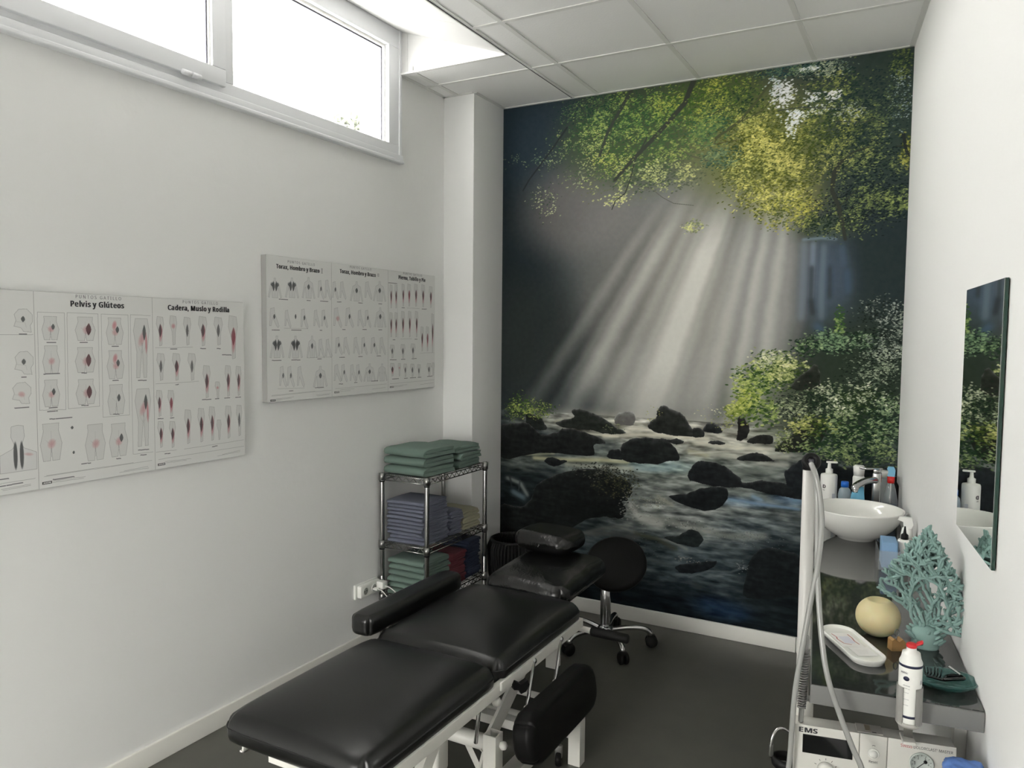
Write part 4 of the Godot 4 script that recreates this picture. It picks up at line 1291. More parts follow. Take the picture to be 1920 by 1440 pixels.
# ---------------------------------------------------------------- anatomical charts
func figure(s: Sheet, f: Array, ox: float, k: float) -> void:
	# f: centre (from the panel's left edge, from its top), width, height in metres
	var c := Vector2((f[0] - ox) * k, f[1] * k)
	var w: float = f[2] * k * 0.5
	var h: float = f[3] * k * 0.5
	if c.x < -w or c.x > s.w + w:
		return
	var limb := func(pts: Array, tone: float):
		var poly := PackedVector2Array()
		for p in pts:
			poly.append(c + Vector2(p[0] * w, p[1] * h))
		s.fill(poly, tone - 14, tone - 14, tone - 15, 0.42)
		for i in poly.size():
			s.line(poly[i], poly[(i + 1) % poly.size()], 128, 128, 128, 0.7)
	match f[4]:
		"head":
			limb.call([[-0.9, 0.5], [-0.7, 0.0], [-0.85, -0.5], [-0.4, -0.95], [0.4, -1.0], [0.95, -0.5], [0.95, 0.1], [0.7, 0.45], [0.8, 1.0], [0.0, 0.95], [-0.2, 0.65]], 222)
		"neck":
			limb.call([[-0.35, -0.95], [0.0, -1.0], [0.3, -0.95], [0.35, -0.5], [0.2, -0.15], [0.3, 0.0], [1.0, 0.25], [1.0, 1.0], [-1.0, 1.0], [-1.0, 0.25], [-0.3, 0.0], [-0.2, -0.15], [-0.38, -0.5]], 220)
		"torso":
			limb.call([[-0.12, -1.0], [0.12, -1.0], [0.14, -0.7], [0.6, -0.5], [1.0, 0.9], [0.8, 0.95], [0.5, -0.1], [0.42, 0.95], [-0.42, 0.95], [-0.5, -0.1], [-0.8, 0.95], [-1.0, 0.9], [-0.6, -0.5], [-0.14, -0.7]], 216)
		"arm":
			limb.call([[-0.7, -0.9], [0.0, -1.0], [0.1, -0.5], [0.9, 0.8], [0.7, 1.0], [0.4, 0.8], [-0.3, 0.0], [-0.6, 0.8], [-0.9, 0.8]], 216)
		"hip", "pelvis":
			limb.call([[-0.75, -1.0], [0.75, -1.0], [0.7, -0.6], [1.0, 0.1], [0.75, 1.0], [0.1, 1.0], [0.0, 0.2], [-0.1, 1.0], [-0.75, 1.0], [-1.0, 0.1], [-0.7, -0.6]], 212)
		"leg":
			limb.call([[-0.6, -1.0], [0.6, -0.95], [0.8, -0.5], [0.45, 0.1], [0.35, 0.95], [-0.15, 1.0], [-0.25, 0.1], [-0.8, -0.5]], 208)
		"legs":
			limb.call([[-0.7, -1.0], [0.7, -1.0], [0.9, -0.6], [0.6, 0.1], [0.5, 0.95], [0.15, 0.95], [0.05, -0.2], [-0.3, 0.95], [-0.7, 0.95], [-0.6, 0.1], [-0.95, -0.6]], 210)
		"blob":
			pass
	# a few inner contours
	if f[4] in ["torso", "hip", "pelvis", "legs"]:
		s.line(c + Vector2(0, -0.6 * h), c + Vector2(0, 0.8 * h), 160, 160, 160, 0.5)
		s.line(c + Vector2(-0.45 * w, -0.1 * h), c + Vector2(-0.05 * w, 0.15 * h), 160, 160, 160, 0.5)
		s.line(c + Vector2(0.45 * w, -0.1 * h), c + Vector2(0.05 * w, 0.15 * h), 160, 160, 160, 0.5)
	elif f[4] == "head":
		s.line(c + Vector2(-0.75 * w, 0.1 * h), c + Vector2(0.2 * w, 0.2 * h), 160, 160, 160, 0.5)
		s.line(c + Vector2(0.2 * w, 0.2 * h), c + Vector2(0.3 * w, 0.6 * h), 160, 160, 160, 0.5)
	var code: String = f[5]
	var kite := func(cx: float, cy: float, rx: float, ry: float, r: float, g: float, b: float, a: float):
		# muscle: a spindle, pointed at both ends
		var poly := PackedVector2Array()
		for p in [[0.1, -1.0], [0.45, -0.72], [0.78, -0.3], [0.85, 0.1], [0.62, 0.5], [0.25, 0.8], [-0.1, 1.0], [-0.4, 0.68], [-0.7, 0.32], [-0.85, -0.1], [-0.62, -0.45], [-0.3, -0.7]]:
			poly.append(c + Vector2((cx + p[0] * rx) * w, (cy + p[1] * ry) * h))
		s.fill(poly, r, g, b, a)
	if f[4] == "neck":
		for e in [-1, 1]:
			s.dab(c.x + e * w * 0.17, c.y + h * 0.3, w * 0.12, h * 0.65, 0.0, 60, 62, 64, 0.8, 0.4)
		s.dab(c.x + w * 0.55, c.y + h * 0.3, w * 0.3, h * 0.08, 0.2, 190, 120, 126, 0.4, 1.0)
		return
	if f[4] == "leg":
		s.line(c + Vector2(0.05 * w, -0.9 * h), c + Vector2(0.05 * w, 0.9 * h), 170, 170, 170, 0.5)
		if code.contains("r"):
			s.dab(c.x, c.y - h * 0.3, w * 0.5, h * 0.2, 0.3, 190, 96, 108, 0.5, 1.0)
		if code.contains("R"):
			s.dab(c.x + w * 0.1, c.y + h * 0.15, w * 0.38, h * 0.62, 0.08, 186, 84, 98, 0.6, 1.0)
			kite.call(0.05, -0.05, 0.40, 0.42, 120, 56, 66, 0.7)
		if code.contains("k"):
			kite.call(0.0, -0.05, 0.30, 0.46, 78, 76, 78, 0.75)
		return
	var off := 0.30 if f[4] in ["hip", "pelvis", "legs"] else 0.0
	var up := -0.55 if f[4] == "legs" else -0.12
	if code.contains("r") or code.contains("R"):
		s.dab(c.x + off * 0.1 * w, c.y + (up + 0.2) * h, w * 0.42, h * 0.3, 0.4, 194, 118, 126, 0.5, 1.0)
		if f[4] == "legs":
			s.dab(c.x + w * 0.5, c.y - h * 0.2, w * 0.14, h * 0.4, 0.0, 190, 110, 118, 0.7, 0.8)
	if code.contains("R"):
		s.dab(c.x - 0.05 * w, c.y - 0.45 * h, w * 0.3, h * 0.4, 0.2, 190, 100, 108, 0.6, 0.9)
	if code.contains("k"):
		kite.call(off, up, 0.22, 0.26, 74, 76, 78, 0.85)
	if code.contains("K"):
		if f[4] == "torso":
			for e in [-1, 1]:
				kite.call(e * 0.20, -0.2, 0.2, 0.5, 66, 68, 70, 0.85)
				kite.call(e * 0.38, -0.35, 0.26, 0.22, 74, 76, 78, 0.8)
		else:
			s.dab(c.x + w * 0.1, c.y + h * 0.1, w * 0.45, h * 0.4, 0.2, 190, 120, 128, 0.5, 1.0)
			kite.call(0.32, 0.02, 0.30, 0.52, 92, 62, 66, 0.9)

func chart_panel(label: String, z_far: float, y0: float, y1: float, edges: Array, depth: float, figures: Array, lines: Array, texts: Array, ytop: float) -> void:
	# edges: distances along the wall (= -z), left to right
	var t := thing("anatomy_chart", label, "poster", Vector3(0.0, y0, z_far))
	var h := y1 - y0
	var long: float = edges[-1] - edges[0]
	part("board", rbox(Vector3(depth, h, long), 0.003, 2), M.foam, t, Vector3(depth / 2 + 0.001, h / 2, long / 2))
	var turn := Basis(Vector3.UP, PI / 2)
	for n in edges.size() - 1:
		var a: float = edges[n]
		var b: float = edges[n + 1]
		var k := 900.0
		var s := Sheet.new(int((b - a) * k), int(h * k), Color8(226, 226, 224))
		for f in figures:
			if f[0] > a - 0.05 and f[0] < b + 0.05:
				figure(s, f, a, k)
		for l in lines:
			if l[0] >= a - 0.03 and l[0] < b - 0.01:
				var p := Vector2((l[0] - a) * k, l[1] * k)
				var q := Vector2((minf(l[2], b - 0.004) - a) * k, l[3] * k)
				# long thin rules and short captions alike
				var cap := p.distance_to(q) < 70.0
				for o in (3 if cap else 1):
					s.line(p + Vector2(0, o), q + Vector2(0, o), 92, 92, 94, 0.8 if cap else 0.55)
		var m := paint(Color(0.97, 0.97, 0.97), 0.5)
		m.albedo_texture = s.texture()
		m.texture_repeat = false
		var st := begin(true)
		var x := depth + 0.0016
		var za: float = edges[-1] - a
		var zb: float = edges[-1] - b + 0.0016
		var p4 := [Vector3(x, 0.001, za), Vector3(x, h - 0.001, za), Vector3(x, h - 0.001, zb), Vector3(x, 0.001, zb)]
		var uv := [Vector2(0, 1), Vector2(0, 0), Vector2(1, 0), Vector2(1, 1)]
		for i in [0, 1, 2, 0, 2, 3]:
			st.set_uv(uv[i])
			st.add_vertex(p4[i])
		var sheet := part("chart_sheet", done(st), m, t)
		for w in texts:
			if w[1] > a and w[1] < b:
				var at := Vector3(x + 0.0003, ytop - w[2] - y0, edges[-1] - w[1])
				var small: bool = w[0] == "PUNTOS GATILLO"
				if w[0] == "AXON":
					part("logo_block", box(Vector3(0, -0.0045, -w[3] / 2), Vector3(0.0004, 0.0045, w[3] / 2)), M.ink, sheet, at)
					words(w[0], w[3] * 0.8, M.board, sheet, at + Vector3(0.0003, 0, 0), turn, "lettering", 0.8, "Droid Sans", true)
				elif w[0].length() <= 2:
					words(w[0], w[3] * 0.6, M.grey_ink, sheet, at, turn)
				elif small:
					words("P U N T O S   G A T I L L O", w[3], M.grey_ink, sheet, at, turn)
				else:
					words(w[0], w[3], M.ink, sheet, at, turn, "lettering", 1.05, "Droid Sans", true)

func charts() -> void:
	chart_panel("long white panel of trigger point charts headed Pelvis y Glúteos, nearest the viewer", 1.937, 1.164, 1.8255, [-3.257, -2.8175, -2.3785, -1.937], 0.02, CHART_A_FIGURES, CHART_A_LINES, CHART_A_WORDS, 1.8255)
	chart_panel("smaller white panel of trigger point charts headed Torax, Hombro y Brazo", 0.498, 1.383, 2.043, [-1.8185, -1.396, -0.948, -0.498], 0.032, CHART_B_FIGURES, CHART_B_LINES, CHART_B_WORDS, 2.043)

# ---------------------------------------------------------------- treatment couch
func cushion(sx: float, sy: float, sz: float, corner: float, puff: float, crease := 0.0, sd := 1, soft := 0.46) -> ArrayMesh:
	var hx := sx / 2
	var hz := sz / 2
	var nz := FastNoiseLite.new()
	nz.seed = sd
	nz.frequency = 9.0
	return rbox(Vector3(sx, sy, sz), sy * soft, 6, 14, func(p: Vector3):
		var q := Vector2(absf(p.x) - (hx - corner), absf(p.z) - (hz - corner))
		if q.x > 0 and q.y > 0:
			var k := maxf(q.x, q.y) / q.length()
			p.x = signf(p.x) * (hx - corner + q.x * k)
			p.z = signf(p.z) * (hz - corner + q.y * k)
		var e := maxf(0.0, 1.0 - pow(absf(p.x) / hx, 3.5)) * maxf(0.0, 1.0 - pow(absf(p.z) / hz, 4.0))
		if p.y > 0:
			p.y += puff * e
		if crease > 0.0:
			var w := nz.get_noise_3d(p.x, p.y * 0.5, p.z) * crease
			p += Vector3(w * 0.6, w * (0.4 + 0.6 * e), w * 0.6)
		return p)

func piping(sx: float, sz: float, corner: float, y: float, r := 0.0028) -> ArrayMesh:
	var st := begin()
	var pts := PackedVector3Array()
	for p in round_rect(sx, sz, corner, 6):
		pts.append(Vector3(p.x, y, p.y))
	pts.append(pts[0])
	add_tube(st, pts, r, 6)
	return done(st)

func square_post(w: float, h: float, wall := 0.004) -> ArrayMesh:
	var a := w / 2
	return boxes([[Vector3(-a, 0, -a), Vector3(a, h, -a + wall)], [Vector3(-a, 0, a - wall), Vector3(a, h, a)], [Vector3(-a, 0, -a + wall), Vector3(-a + wall, h, a - wall)], [Vector3(a - wall, 0, -a + wall), Vector3(a, h, a - wall)], [Vector3(-a + wall, 0, -a + wall), Vector3(a - wall, h - 0.05, a - wall)]])

func bar(a: Vector3, b: Vector3, w: float, h: float) -> ArrayMesh:
	# straight bar of rectangular section
	var d := (b - a).normalized()
	var side := d.cross(Vector3.UP).normalized() * (w / 2)
	var up := side.cross(d).normalized() * (h / 2)
	var st := begin(true)
	var p := []
	for e in [a, b]:
		p.append_array([e - side - up, e - side + up, e + side + up, e + side - up])
	for i in 4:
		var j := (i + 1) % 4
		quad(st, p[i], p[j], p[4 + j], p[4 + i])
	quad(st, p[0], p[3], p[2], p[1])
	quad(st, p[4], p[5], p[6], p[7])
	return done(st)

func couch() -> void:
	var o := Vector3(1.03, 0, 1.9)
	var t := thing("treatment_couch", "black leatherette treatment couch on a white steel lifting frame", "massage table", o)
	var foot := part("foot_cushion", cushion(0.585, 0.092, 0.745, 0.065, 0.028), M.leather, t, Vector3(1.028, 0.470, 2.335) - o)
	part("piping", piping(0.582, 0.742, 0.064, 0.012), M.leather, foot)
	var mid := part("middle_cushion", cushion(0.585, 0.092, 0.745, 0.05, 0.030), M.leather, t, Vector3(1.028, 0.472, 1.588) - o)
	part("piping", piping(0.582, 0.742, 0.049, 0.012), M.leather, mid)
	var head := part("head_cushion", cushion(0.43, 0.085, 0.52, 0.06, 0.034, 0.012, 3), M.leather_soft, t, Vector3(1.03, 0.525, 0.98) - o, Basis.from_euler(Vector3(0.05, -0.03, 0.0)), "wrinkled glossy black cover")
	part("piping", piping(0.424, 0.512, 0.06, -0.012, 0.004), M.leather_soft, head)
	var arm := part("arm_pad", cushion(0.118, 0.082, 0.70, 0.045, 0.006, 0.0, 1, 0.30), M.leather, t, Vector3(0.672, 0.533, 1.615) - o)
	part("bracket", rod(Vector3(0, -0.03, 0.2), Vector3(0.14, -0.09, 0.2), 0.009), M.chrome, arm)
	part("bracket", rod(Vector3(0, -0.03, -0.2), Vector3(0.14, -0.09, -0.2), 0.009), M.chrome, arm)
	# the other arm pad hangs down on its two links
	var low := part("arm_pad", cushion(0.19, 0.085, 0.60, 0.085, 0.008, 0.0, 1, 0.30), M.seat, t, Vector3(1.425, 0.262, 1.70) - o, Basis.from_euler(Vector3(0.0, 0.0, -1.42)), "arm pad swung down beside the frame")
	part("backing_plate", box(Vector3(-0.06, -0.046, -0.25), Vector3(0.06, -0.038, 0.25)), M.black, low)
	for a in [[Vector3(1.325, 0.437, 1.705), Vector3(1.372, 0.318, 1.86)], [Vector3(1.325, 0.437, 1.46), Vector3(1.372, 0.318, 1.615)]]:
		var l := part("link_rod", rod(a[0] - o, a[1] - o, 0.0065), M.chrome, t)
		part("pivot", rod(a[0] - o + Vector3(-0.04, 0, 0), a[0] - o + Vector3(0.008, 0, 0), 0.011), M.chrome, l)
		part("clevis", rbox(Vector3(0.016, 0.035, 0.014), 0.003, 2), M.frame, l, a[1] - o)
	# upper frame
	for x in [0.76, 1.314]:
		part("side_rail", rbox(Vector3(0.026, 0.042, 1.42), 0.003, 2), M.frame, t, Vector3(x, 0.432, 1.94) - o)
	for z in [1.24, 1.93, 2.63]:
		part("cross_rail", rbox(Vector3(0.53, 0.03, 0.03), 0.003, 2), M.frame, t, Vector3(1.036, 0.420, z) - o)
	part("hinge_plate", rbox(Vector3(0.010, 0.034, 0.036), 0.004, 2), M.frame, t, Vector3(1.332, 0.447, 1.965) - o)
	part("support_leg", rbox(Vector3(0.048, 0.135, 0.048), 0.002, 2), M.frame, t, Vector3(1.262, 0.352, 1.40) - o)
	part("support_leg", rbox(Vector3(0.048, 0.135, 0.048), 0.002, 2), M.frame, t, Vector3(0.80, 0.352, 1.40) - o)
	for x in [0.93, 1.15]:
		part("head_bar", bar(Vector3(x, 0.42, 1.25) - o, Vector3(x, 0.475, 0.80) - o, 0.03, 0.02), M.frame, t)
	# lever with foam grip at the head end
	var lever := part("lever", rod(Vector3(1.26, 0.394, 1.2) - o, Vector3(1.36, 0.388, 1.2) - o, 0.013), M.frame, t)
	part("grip", rod(Vector3(1.352, 0.388, 1.2) - o, Vector3(1.527, 0.386, 1.2) - o, 0.021), M.rubber, lever)
	# lifting linkage
	part("lift_arm", bar(Vector3(1.28, 0.425, 1.68) - o, Vector3(1.245, 0.17, 1.955) - o, 0.012, 0.062), M.frame, t)
	part("lift_arm", bar(Vector3(0.80, 0.425, 1.68) - o, Vector3(0.82, 0.17, 1.955) - o, 0.012, 0.062), M.frame, t)
	part("lift_arm", bar(Vector3(1.275, 0.42, 2.30) - o, Vector3(1.25, 0.06, 2.55) - o, 0.03, 0.05), M.frame, t)
	part("lift_arm", bar(Vector3(0.86, 0.42, 2.30) - o, Vector3(0.86, 0.06, 2.55) - o, 0.03, 0.05), M.frame, t)
	part("cross_tube", rod(Vector3(0.80, 0.205, 1.945) - o, Vector3(1.262, 0.205, 1.945) - o, 0.029, 20), M.frame, t)
	part("cross_tube", rod(Vector3(0.80, 0.15, 1.60) - o, Vector3(1.40, 0.15, 1.60) - o, 0.012), M.frame, t)
	part("cross_tube", rod(Vector3(0.80, 0.235, 1.58) - o, Vector3(1.30, 0.235, 1.58) - o, 0.013), M.frame, t)
	part("actuator", rod(Vector3(1.02, 0.10, 2.45) - o, Vector3(1.02, 0.20, 1.98) - o, 0.026, 20), M.frame, t)
	part("actuator_motor", rbox(Vector3(0.07, 0.14, 0.09), 0.02, 3), M.frame, t, Vector3(1.06, 0.13, 1.99) - o)
	part("v_strut", bar(Vector3(1.16, 0.19, 1.94) - o, Vector3(1.20, 0.06, 1.90) - o, 0.012, 0.02), M.frame, t)
	part("v_strut", bar(Vector3(1.25, 0.19, 1.94) - o, Vector3(1.20, 0.06, 1.90) - o, 0.012, 0.02), M.frame, t)
	part("strut_knob", lathe([Vector2(0, -0.014), Vector2(0.010, -0.010), Vector2(0.014, 0), Vector2(0.010, 0.010), Vector2(0, 0.014)], 16), M.frame, t, Vector3(1.225, 0.062, 1.90) - o)
	part("gas_spring", rod(Vector3(1.27, 0.40, 2.02) - o, Vector3(1.25, 0.235, 2.015) - o, 0.0075), M.chrome, t)
	part("strut_knob", lathe([Vector2(0, -0.018), Vector2(0.013, -0.013), Vector2(0.018, 0), Vector2(0.013, 0.013), Vector2(0, 0.018)], 16), M.frame, t, Vector3(1.30, 0.375, 1.955) - o)
	part("wing_knob", extrude(PackedVector2Array([Vector2(-0.034, 0.012), Vector2(-0.022, 0.024), Vector2(0.0, 0.010), Vector2(0.026, 0.022), Vector2(0.034, 0.004), Vector2(0.020, -0.020), Vector2(0.0, -0.026), Vector2(-0.008, -0.010), Vector2(-0.028, -0.006)]), -0.012, 0.012), M.black, t, Vector3(1.345, 0.405, 1.86) - o, Basis(Vector3.UP, 0.9))
	# base
	for x in [0.77, 1.295]:
		part("base_bar", rbox(Vector3(0.065, 0.045, 1.35), 0.003, 2), M.frame, t, Vector3(x, 0.040, 2.12) - o)
	for z in [1.50, 2.74]:
		part("base_bar", rbox(Vector3(0.60, 0.04, 0.05), 0.003, 2), M.frame, t, Vector3(1.03, 0.045, z) - o)
	part("outrigger", bar(Vector3(1.32, 0.125, 1.53) - o, Vector3(1.44, 0.125, 1.575) - o, 0.03, 0.06), M.frame, t)
	part("outrigger_strut", bar(Vector3(1.32, 0.04, 1.53) - o, Vector3(1.34, 0.14, 1.535) - o, 0.03, 0.04), M.frame, t)
	part("open_post", square_post(0.05, 0.182), M.frame, t, Vector3(1.452, 0.0, 1.575) - o)
	part("open_post", square_post(0.052, 0.268), M.frame, t, Vector3(1.298, 0.0, 1.975) - o)
	part("open_post", square_post(0.052, 0.268), M.frame, t, Vector3(0.77, 0.0, 1.975) - o)
	part("strut_knob", lathe([Vector2(0, -0.016), Vector2(0.012, -0.011), Vector2(0.016, 0), Vector2(0.012, 0.011), Vector2(0, 0.016)], 16), M.frame, t, Vector3(1.335, 0.225, 1.965) - o)
	var c := part("caster", lathe([Vector2(0.006, -0.011), Vector2(0.026, -0.011), Vector2(0.030, -0.006), Vector2(0.030, 0.006), Vector2(0.026, 0.011), Vector2(0.006, 0.011)], 24), M.rubber, t, Vector3(1.40, 0.030, 1.63) - o, Basis.from_euler(Vector3(0, 0.3, PI / 2)))
	part("caster_fork", rbox(Vector3(0.05, 0.03, 0.016), 0.004, 2), M.steel, c, Vector3(0.03, 0, 0))
	part("hook", boxes([[Vector3(0.807, 0.40, 2.655) - o, Vector3(0.813, 0.455, 2.675) - o], [Vector3(0.797, 0.40, 2.655) - o, Vector3(0.813, 0.405, 2.675) - o]]), M.frame, t)
	part("foot_bracket", bar(Vector3(0.93, 0.425, 2.66) - o, Vector3(1.10, 0.425, 2.66) - o, 0.05, 0.03), M.frame, t)
	# pillow on the head cushion
	var nz := FastNoiseLite.new()
	nz.seed = 7
	nz.frequency = 7.0
	var pil := thing("pillow", "small black glossy pillow lying on the couch head cushion", "pillow", Vector3(0.955, 0.609, 0.80), -0.12)
	var pm := rbox(Vector3(0.33, 0.10, 0.27), 0.046, 6, 10, func(p: Vector3):
		var e := (1.0 - pow(absf(p.x) / 0.16, 3)) * (1.0 - pow(absf(p.z) / 0.135, 3))
		p.y *= 0.86 + 0.26 * clampf(e, 0, 1)
		var w := nz.get_noise_3dv(p) * 0.004
		return p + Vector3(w, w * 0.6, w) - Vector3(p.x * 0.10 * pow(absf(p.z) / 0.135, 2), 0, p.z * 0.10 * pow(absf(p.x) / 0.16, 2)))
	part("cover", pm, M.leather_soft, pil, Vector3(0, 0.050, 0))
	part("zip_pull", rbox(Vector3(0.004, 0.014, 0.003), 0.001, 2), M.chrome, pil, Vector3(0.02, 0.045, 0.139), Basis(Vector3.FORWARD, 0.5))

# ---------------------------------------------------------------- stool
func stool() -> void:
	var t := thing("rolling_stool", "round black stool with tilted seat on a chrome five-star base", "stool", Vector3(1.12, 0, 0.43))
	var n := Vector3(0.12, 0.70, 0.66).normalized()
	var side := n.cross(Vector3.FORWARD).normalized()
	var b := Basis(side, n, side.cross(n))
	var seat := part("seat", lathe([Vector2(0, -0.02), Vector2(0.13, -0.02), Vector2(0.155, -0.012), Vector2(0.168, 0.006), Vector2(0.166, 0.024), Vector2(0.150, 0.036), Vector2(0.09, 0.042), Vector2(0, 0.043)], 48), M.seat, t, Vector3(0.045, 0.448, -0.03), b)
	part("seat_plate", lathe([Vector2(0, -0.034), Vector2(0.08, -0.034), Vector2(0.085, -0.021), Vector2(0, -0.02)], 24), M.black, seat)
	part("column", lathe([Vector2(0, 0.07), Vector2(0.029, 0.07), Vector2(0.029, 0.345), Vector2(0.026, 0.35), Vector2(0, 0.35)], 24), M.chrome, t)
	part("gas_piston", lathe([Vector2(0, 0.35), Vector2(0.014, 0.35), Vector2(0.014, 0.43), Vector2(0, 0.44)], 16), M.black, t)
	part("hub", lathe([Vector2(0, 0.06), Vector2(0.04, 0.06), Vector2(0.046, 0.075), Vector2(0.044, 0.10), Vector2(0.03, 0.115), Vector2(0, 0.115)], 24), M.chrome, t)
	for k in 5:
		var a := 0.44 + TAU * k / 5.0
		var d := Vector3(cos(a), 0, -sin(a))
		var l := part("leg", tube(smooth_path([d * 0.03 + Vector3(0, 0.09, 0), d * 0.12 + Vector3(0, 0.104, 0), d * 0.20 + Vector3(0, 0.102, 0), d * 0.238 + Vector3(0, 0.085, 0), d * 0.245 + Vector3(0, 0.062, 0)]), 0.015, 12), M.chrome, t)
		for s in [-1, 1]:
			var w := part("caster", lathe([Vector2(0, -0.010), Vector2(0.027, -0.010), Vector2(0.033, -0.005), Vector2(0.033, 0.005), Vector2(0.027, 0.010), Vector2(0.016, 0.011), Vector2(0, 0.009)], 20), M.rubber, l, d * 0.252 + Vector3(0, 0.033, 0) + d.cross(Vector3.UP) * (0.014 * s), Basis(Vector3.UP, a) * Basis(Vector3.RIGHT, PI / 2))
			if s < 0:
				part("caster_hood", rbox(Vector3(0.046, 0.02, 0.036), 0.009, 3), M.black, l, d * 0.252 + Vector3(0, 0.058, 0), Basis(Vector3.UP, a))
	# round ribbed basket in the corner
	var g := thing("waste_basket", "dark ribbed round basket in the corner behind the couch head", "basket", Vector3(0.42, 0, 0.20))
	var st := begin()
	for k in 44:
		var a := TAU * k / 44.0
		var d := Vector3(cos(a), 0, sin(a))
		add_tube(st, PackedVector3Array([d * 0.11 + Vector3(0, 0.02, 0), d * 0.145 + Vector3(0, 0.25, 0), d * 0.155 + Vector3(0, 0.40, 0), d * 0.135 + Vector3(0, 0.445, 0)]), 0.011, 6, true)
	part("ribs", done(st), M.rubber, g)
	part("basket_bottom", lathe([Vector2(0, 0), Vector2(0.115, 0), Vector2(0.118, 0.02), Vector2(0, 0.025)], 24), M.black, g)
	part("basket_rim", tube(Array(piping_ring(0.137, 0.445)), 0.010, 8), M.black, g)

func piping_ring(r: float, y: float, n := 36) -> PackedVector3Array:
	var p := PackedVector3Array()
	for i in n + 1:
		p.append(Vector3(r * cos(TAU * i / n), y, r * sin(TAU * i / n)))
	return p

# ---------------------------------------------------------------- towel rack
func rack() -> void:
	var t := thing("towel_rack", "chrome wire shelving unit holding stacked towels", "shelf unit", Vector3(0.18, 0, 0.70))
	var hx := 0.148
	var hz := 0.30
	var levels := [0.10, 0.262, 0.552, 0.925]
	for sx in [-1, 1]:
		for sz in [-1, 1]:
			var p := part("post", lathe([Vector2(0, 0), Vector2(0.0115, 0), Vector2(0.0127, 0.004), Vector2(0.0127, 0.372), Vector2(0.0118, 0.374), Vector2(0.0118, 0.377), Vector2(0.0127, 0.379), Vector2(0.0127, 0.938), Vector2(0.011, 0.944), Vector2(0, 0.944)], 18), M.wire, t, Vector3(sx * hx, 0, sz * hz))
			for y in levels:
				part("collar", lathe([Vector2(0.0128, y - 0.024), Vector2(0.0185, y - 0.022), Vector2(0.0175, y + 0.016), Vector2(0.0128, y + 0.018)], 18), M.steel, p)
				part("sleeve_ring", lathe([Vector2(0.0128, y - 0.032), Vector2(0.015, y - 0.032), Vector2(0.015, y - 0.025), Vector2(0.0128, y - 0.025)], 18), M.black, p)
	for y in levels:
		var s := Node3D.new()
		s.name = "wire_shelf"
		t.add_child(s, true)
		s.position.y = y
		for side in 4:
			var along_x := side < 2
			var e := 1.0 if side % 2 == 0 else -1.0
			var a := Vector3(-hx, 0, e * hz) if along_x else Vector3(e * hx, 0, -hz)
			var b := Vector3(hx, 0, e * hz) if along_x else Vector3(e * hx, 0, hz)
			var st := begin()
			add_tube(st, PackedVector3Array([a + Vector3(0, 0.008, 0), b + Vector3(0, 0.008, 0)]), 0.0032, 8)
			add_tube(st, PackedVector3Array([a - Vector3(0, 0.020, 0), b - Vector3(0, 0.020, 0)]), 0.0032, 8)
			part("rim_wire", done(st), M.wire, s)
			st = begin()
			var n := 11 if along_x else 23
			var zig := PackedVector3Array()
			for i in n + 1:
				zig.append(a.lerp(b, 0.05 + 0.9 * float(i) / n) + Vector3(0, 0.006 if i % 2 == 0 else -0.018, 0))
			add_tube(st, zig, 0.0022, 6)
			part("truss_wire", done(st), M.wire, s)
		for i in 23:
			var x := lerpf(-hx, hx, (i + 1) / 24.0)
			part("deck_wire", rod(Vector3(x, 0.012, -hz), Vector3(x, 0.012, hz), 0.0019, 6), M.wire, s)
		for i in 3:
			var z := lerpf(-hz, hz, (i + 1) / 4.0)
			part("cross_wire", rod(Vector3(-hx, 0.007, z), Vector3(hx, 0.007, z), 0.0028, 6), M.wire, s)
	towels()

# a towel folded over and over: the strip zigzags, folds facing the front
func folded_towel(width: float, depth: float, thick: float, layers: int, sd: int) -> ArrayMesh:
	var t := thick / layers
	var r := t * 0.5
	var path := PackedVector2Array()
	for k in layers:
		var y := t * (k + 0.5)
		var a := -depth / 2 + (r if k > 0 else 0.004 * (sd % 3))
		var b := depth / 2 - r - (0.0 if k < layers - 1 else 0.002)
		var fwd := k % 2 == 0
		# end that opens at the back starts a little short
		var n := 7
		for i in n:
			var f := float(i) / (n - 1)
			path.append(Vector2(lerpf(a, b, f) if fwd else lerpf(b, a, f), y))
		if k < layers - 1:
			var s := 1.0 if fwd else -1.0
			for i in range(1, 4):
				var ang := -PI / 2 + PI * i / 4.0
				path.append(Vector2((b if fwd else a) + s * cos(ang) * r, y + t * 0.5 + sin(ang) * t * 0.5))
	var left := PackedVector2Array()
	var right := PackedVector2Array()
	for i in path.size():
		var d := (path[mini(i + 1, path.size() - 1)] - path[maxi(i - 1, 0)]).normalized()
		var nrm := Vector2(-d.y, d.x) * (r * 0.87)
		left.append(path[i] + nrm)
		right.append(path[i] - nrm)
	right.reverse()
	left.append_array(right)
	var nz := FastNoiseLite.new()
	nz.seed = sd
	nz.frequency = 6.0
	return extrude(left, -width / 2, width / 2, 8, false, func(p: Vector3):
		var e := absf(p.z) / (width / 2)
		var f := absf(p.x) / (depth / 2)
		p.y *= 1.0 - 0.10 * pow(e, 4) - 0.12 * pow(f, 6)
		p.y += nz.get_noise_2d(p.x + sd, p.z) * thick * 0.10 * (p.y / thick)
		p.x += nz.get_noise_2d(p.z * 2.0 + sd * 3.0, p.y * 4.0) * 0.008
		p.z += nz.get_noise_2d(p.x * 2.0, p.y * 9.0 + sd) * 0.007
		return p)

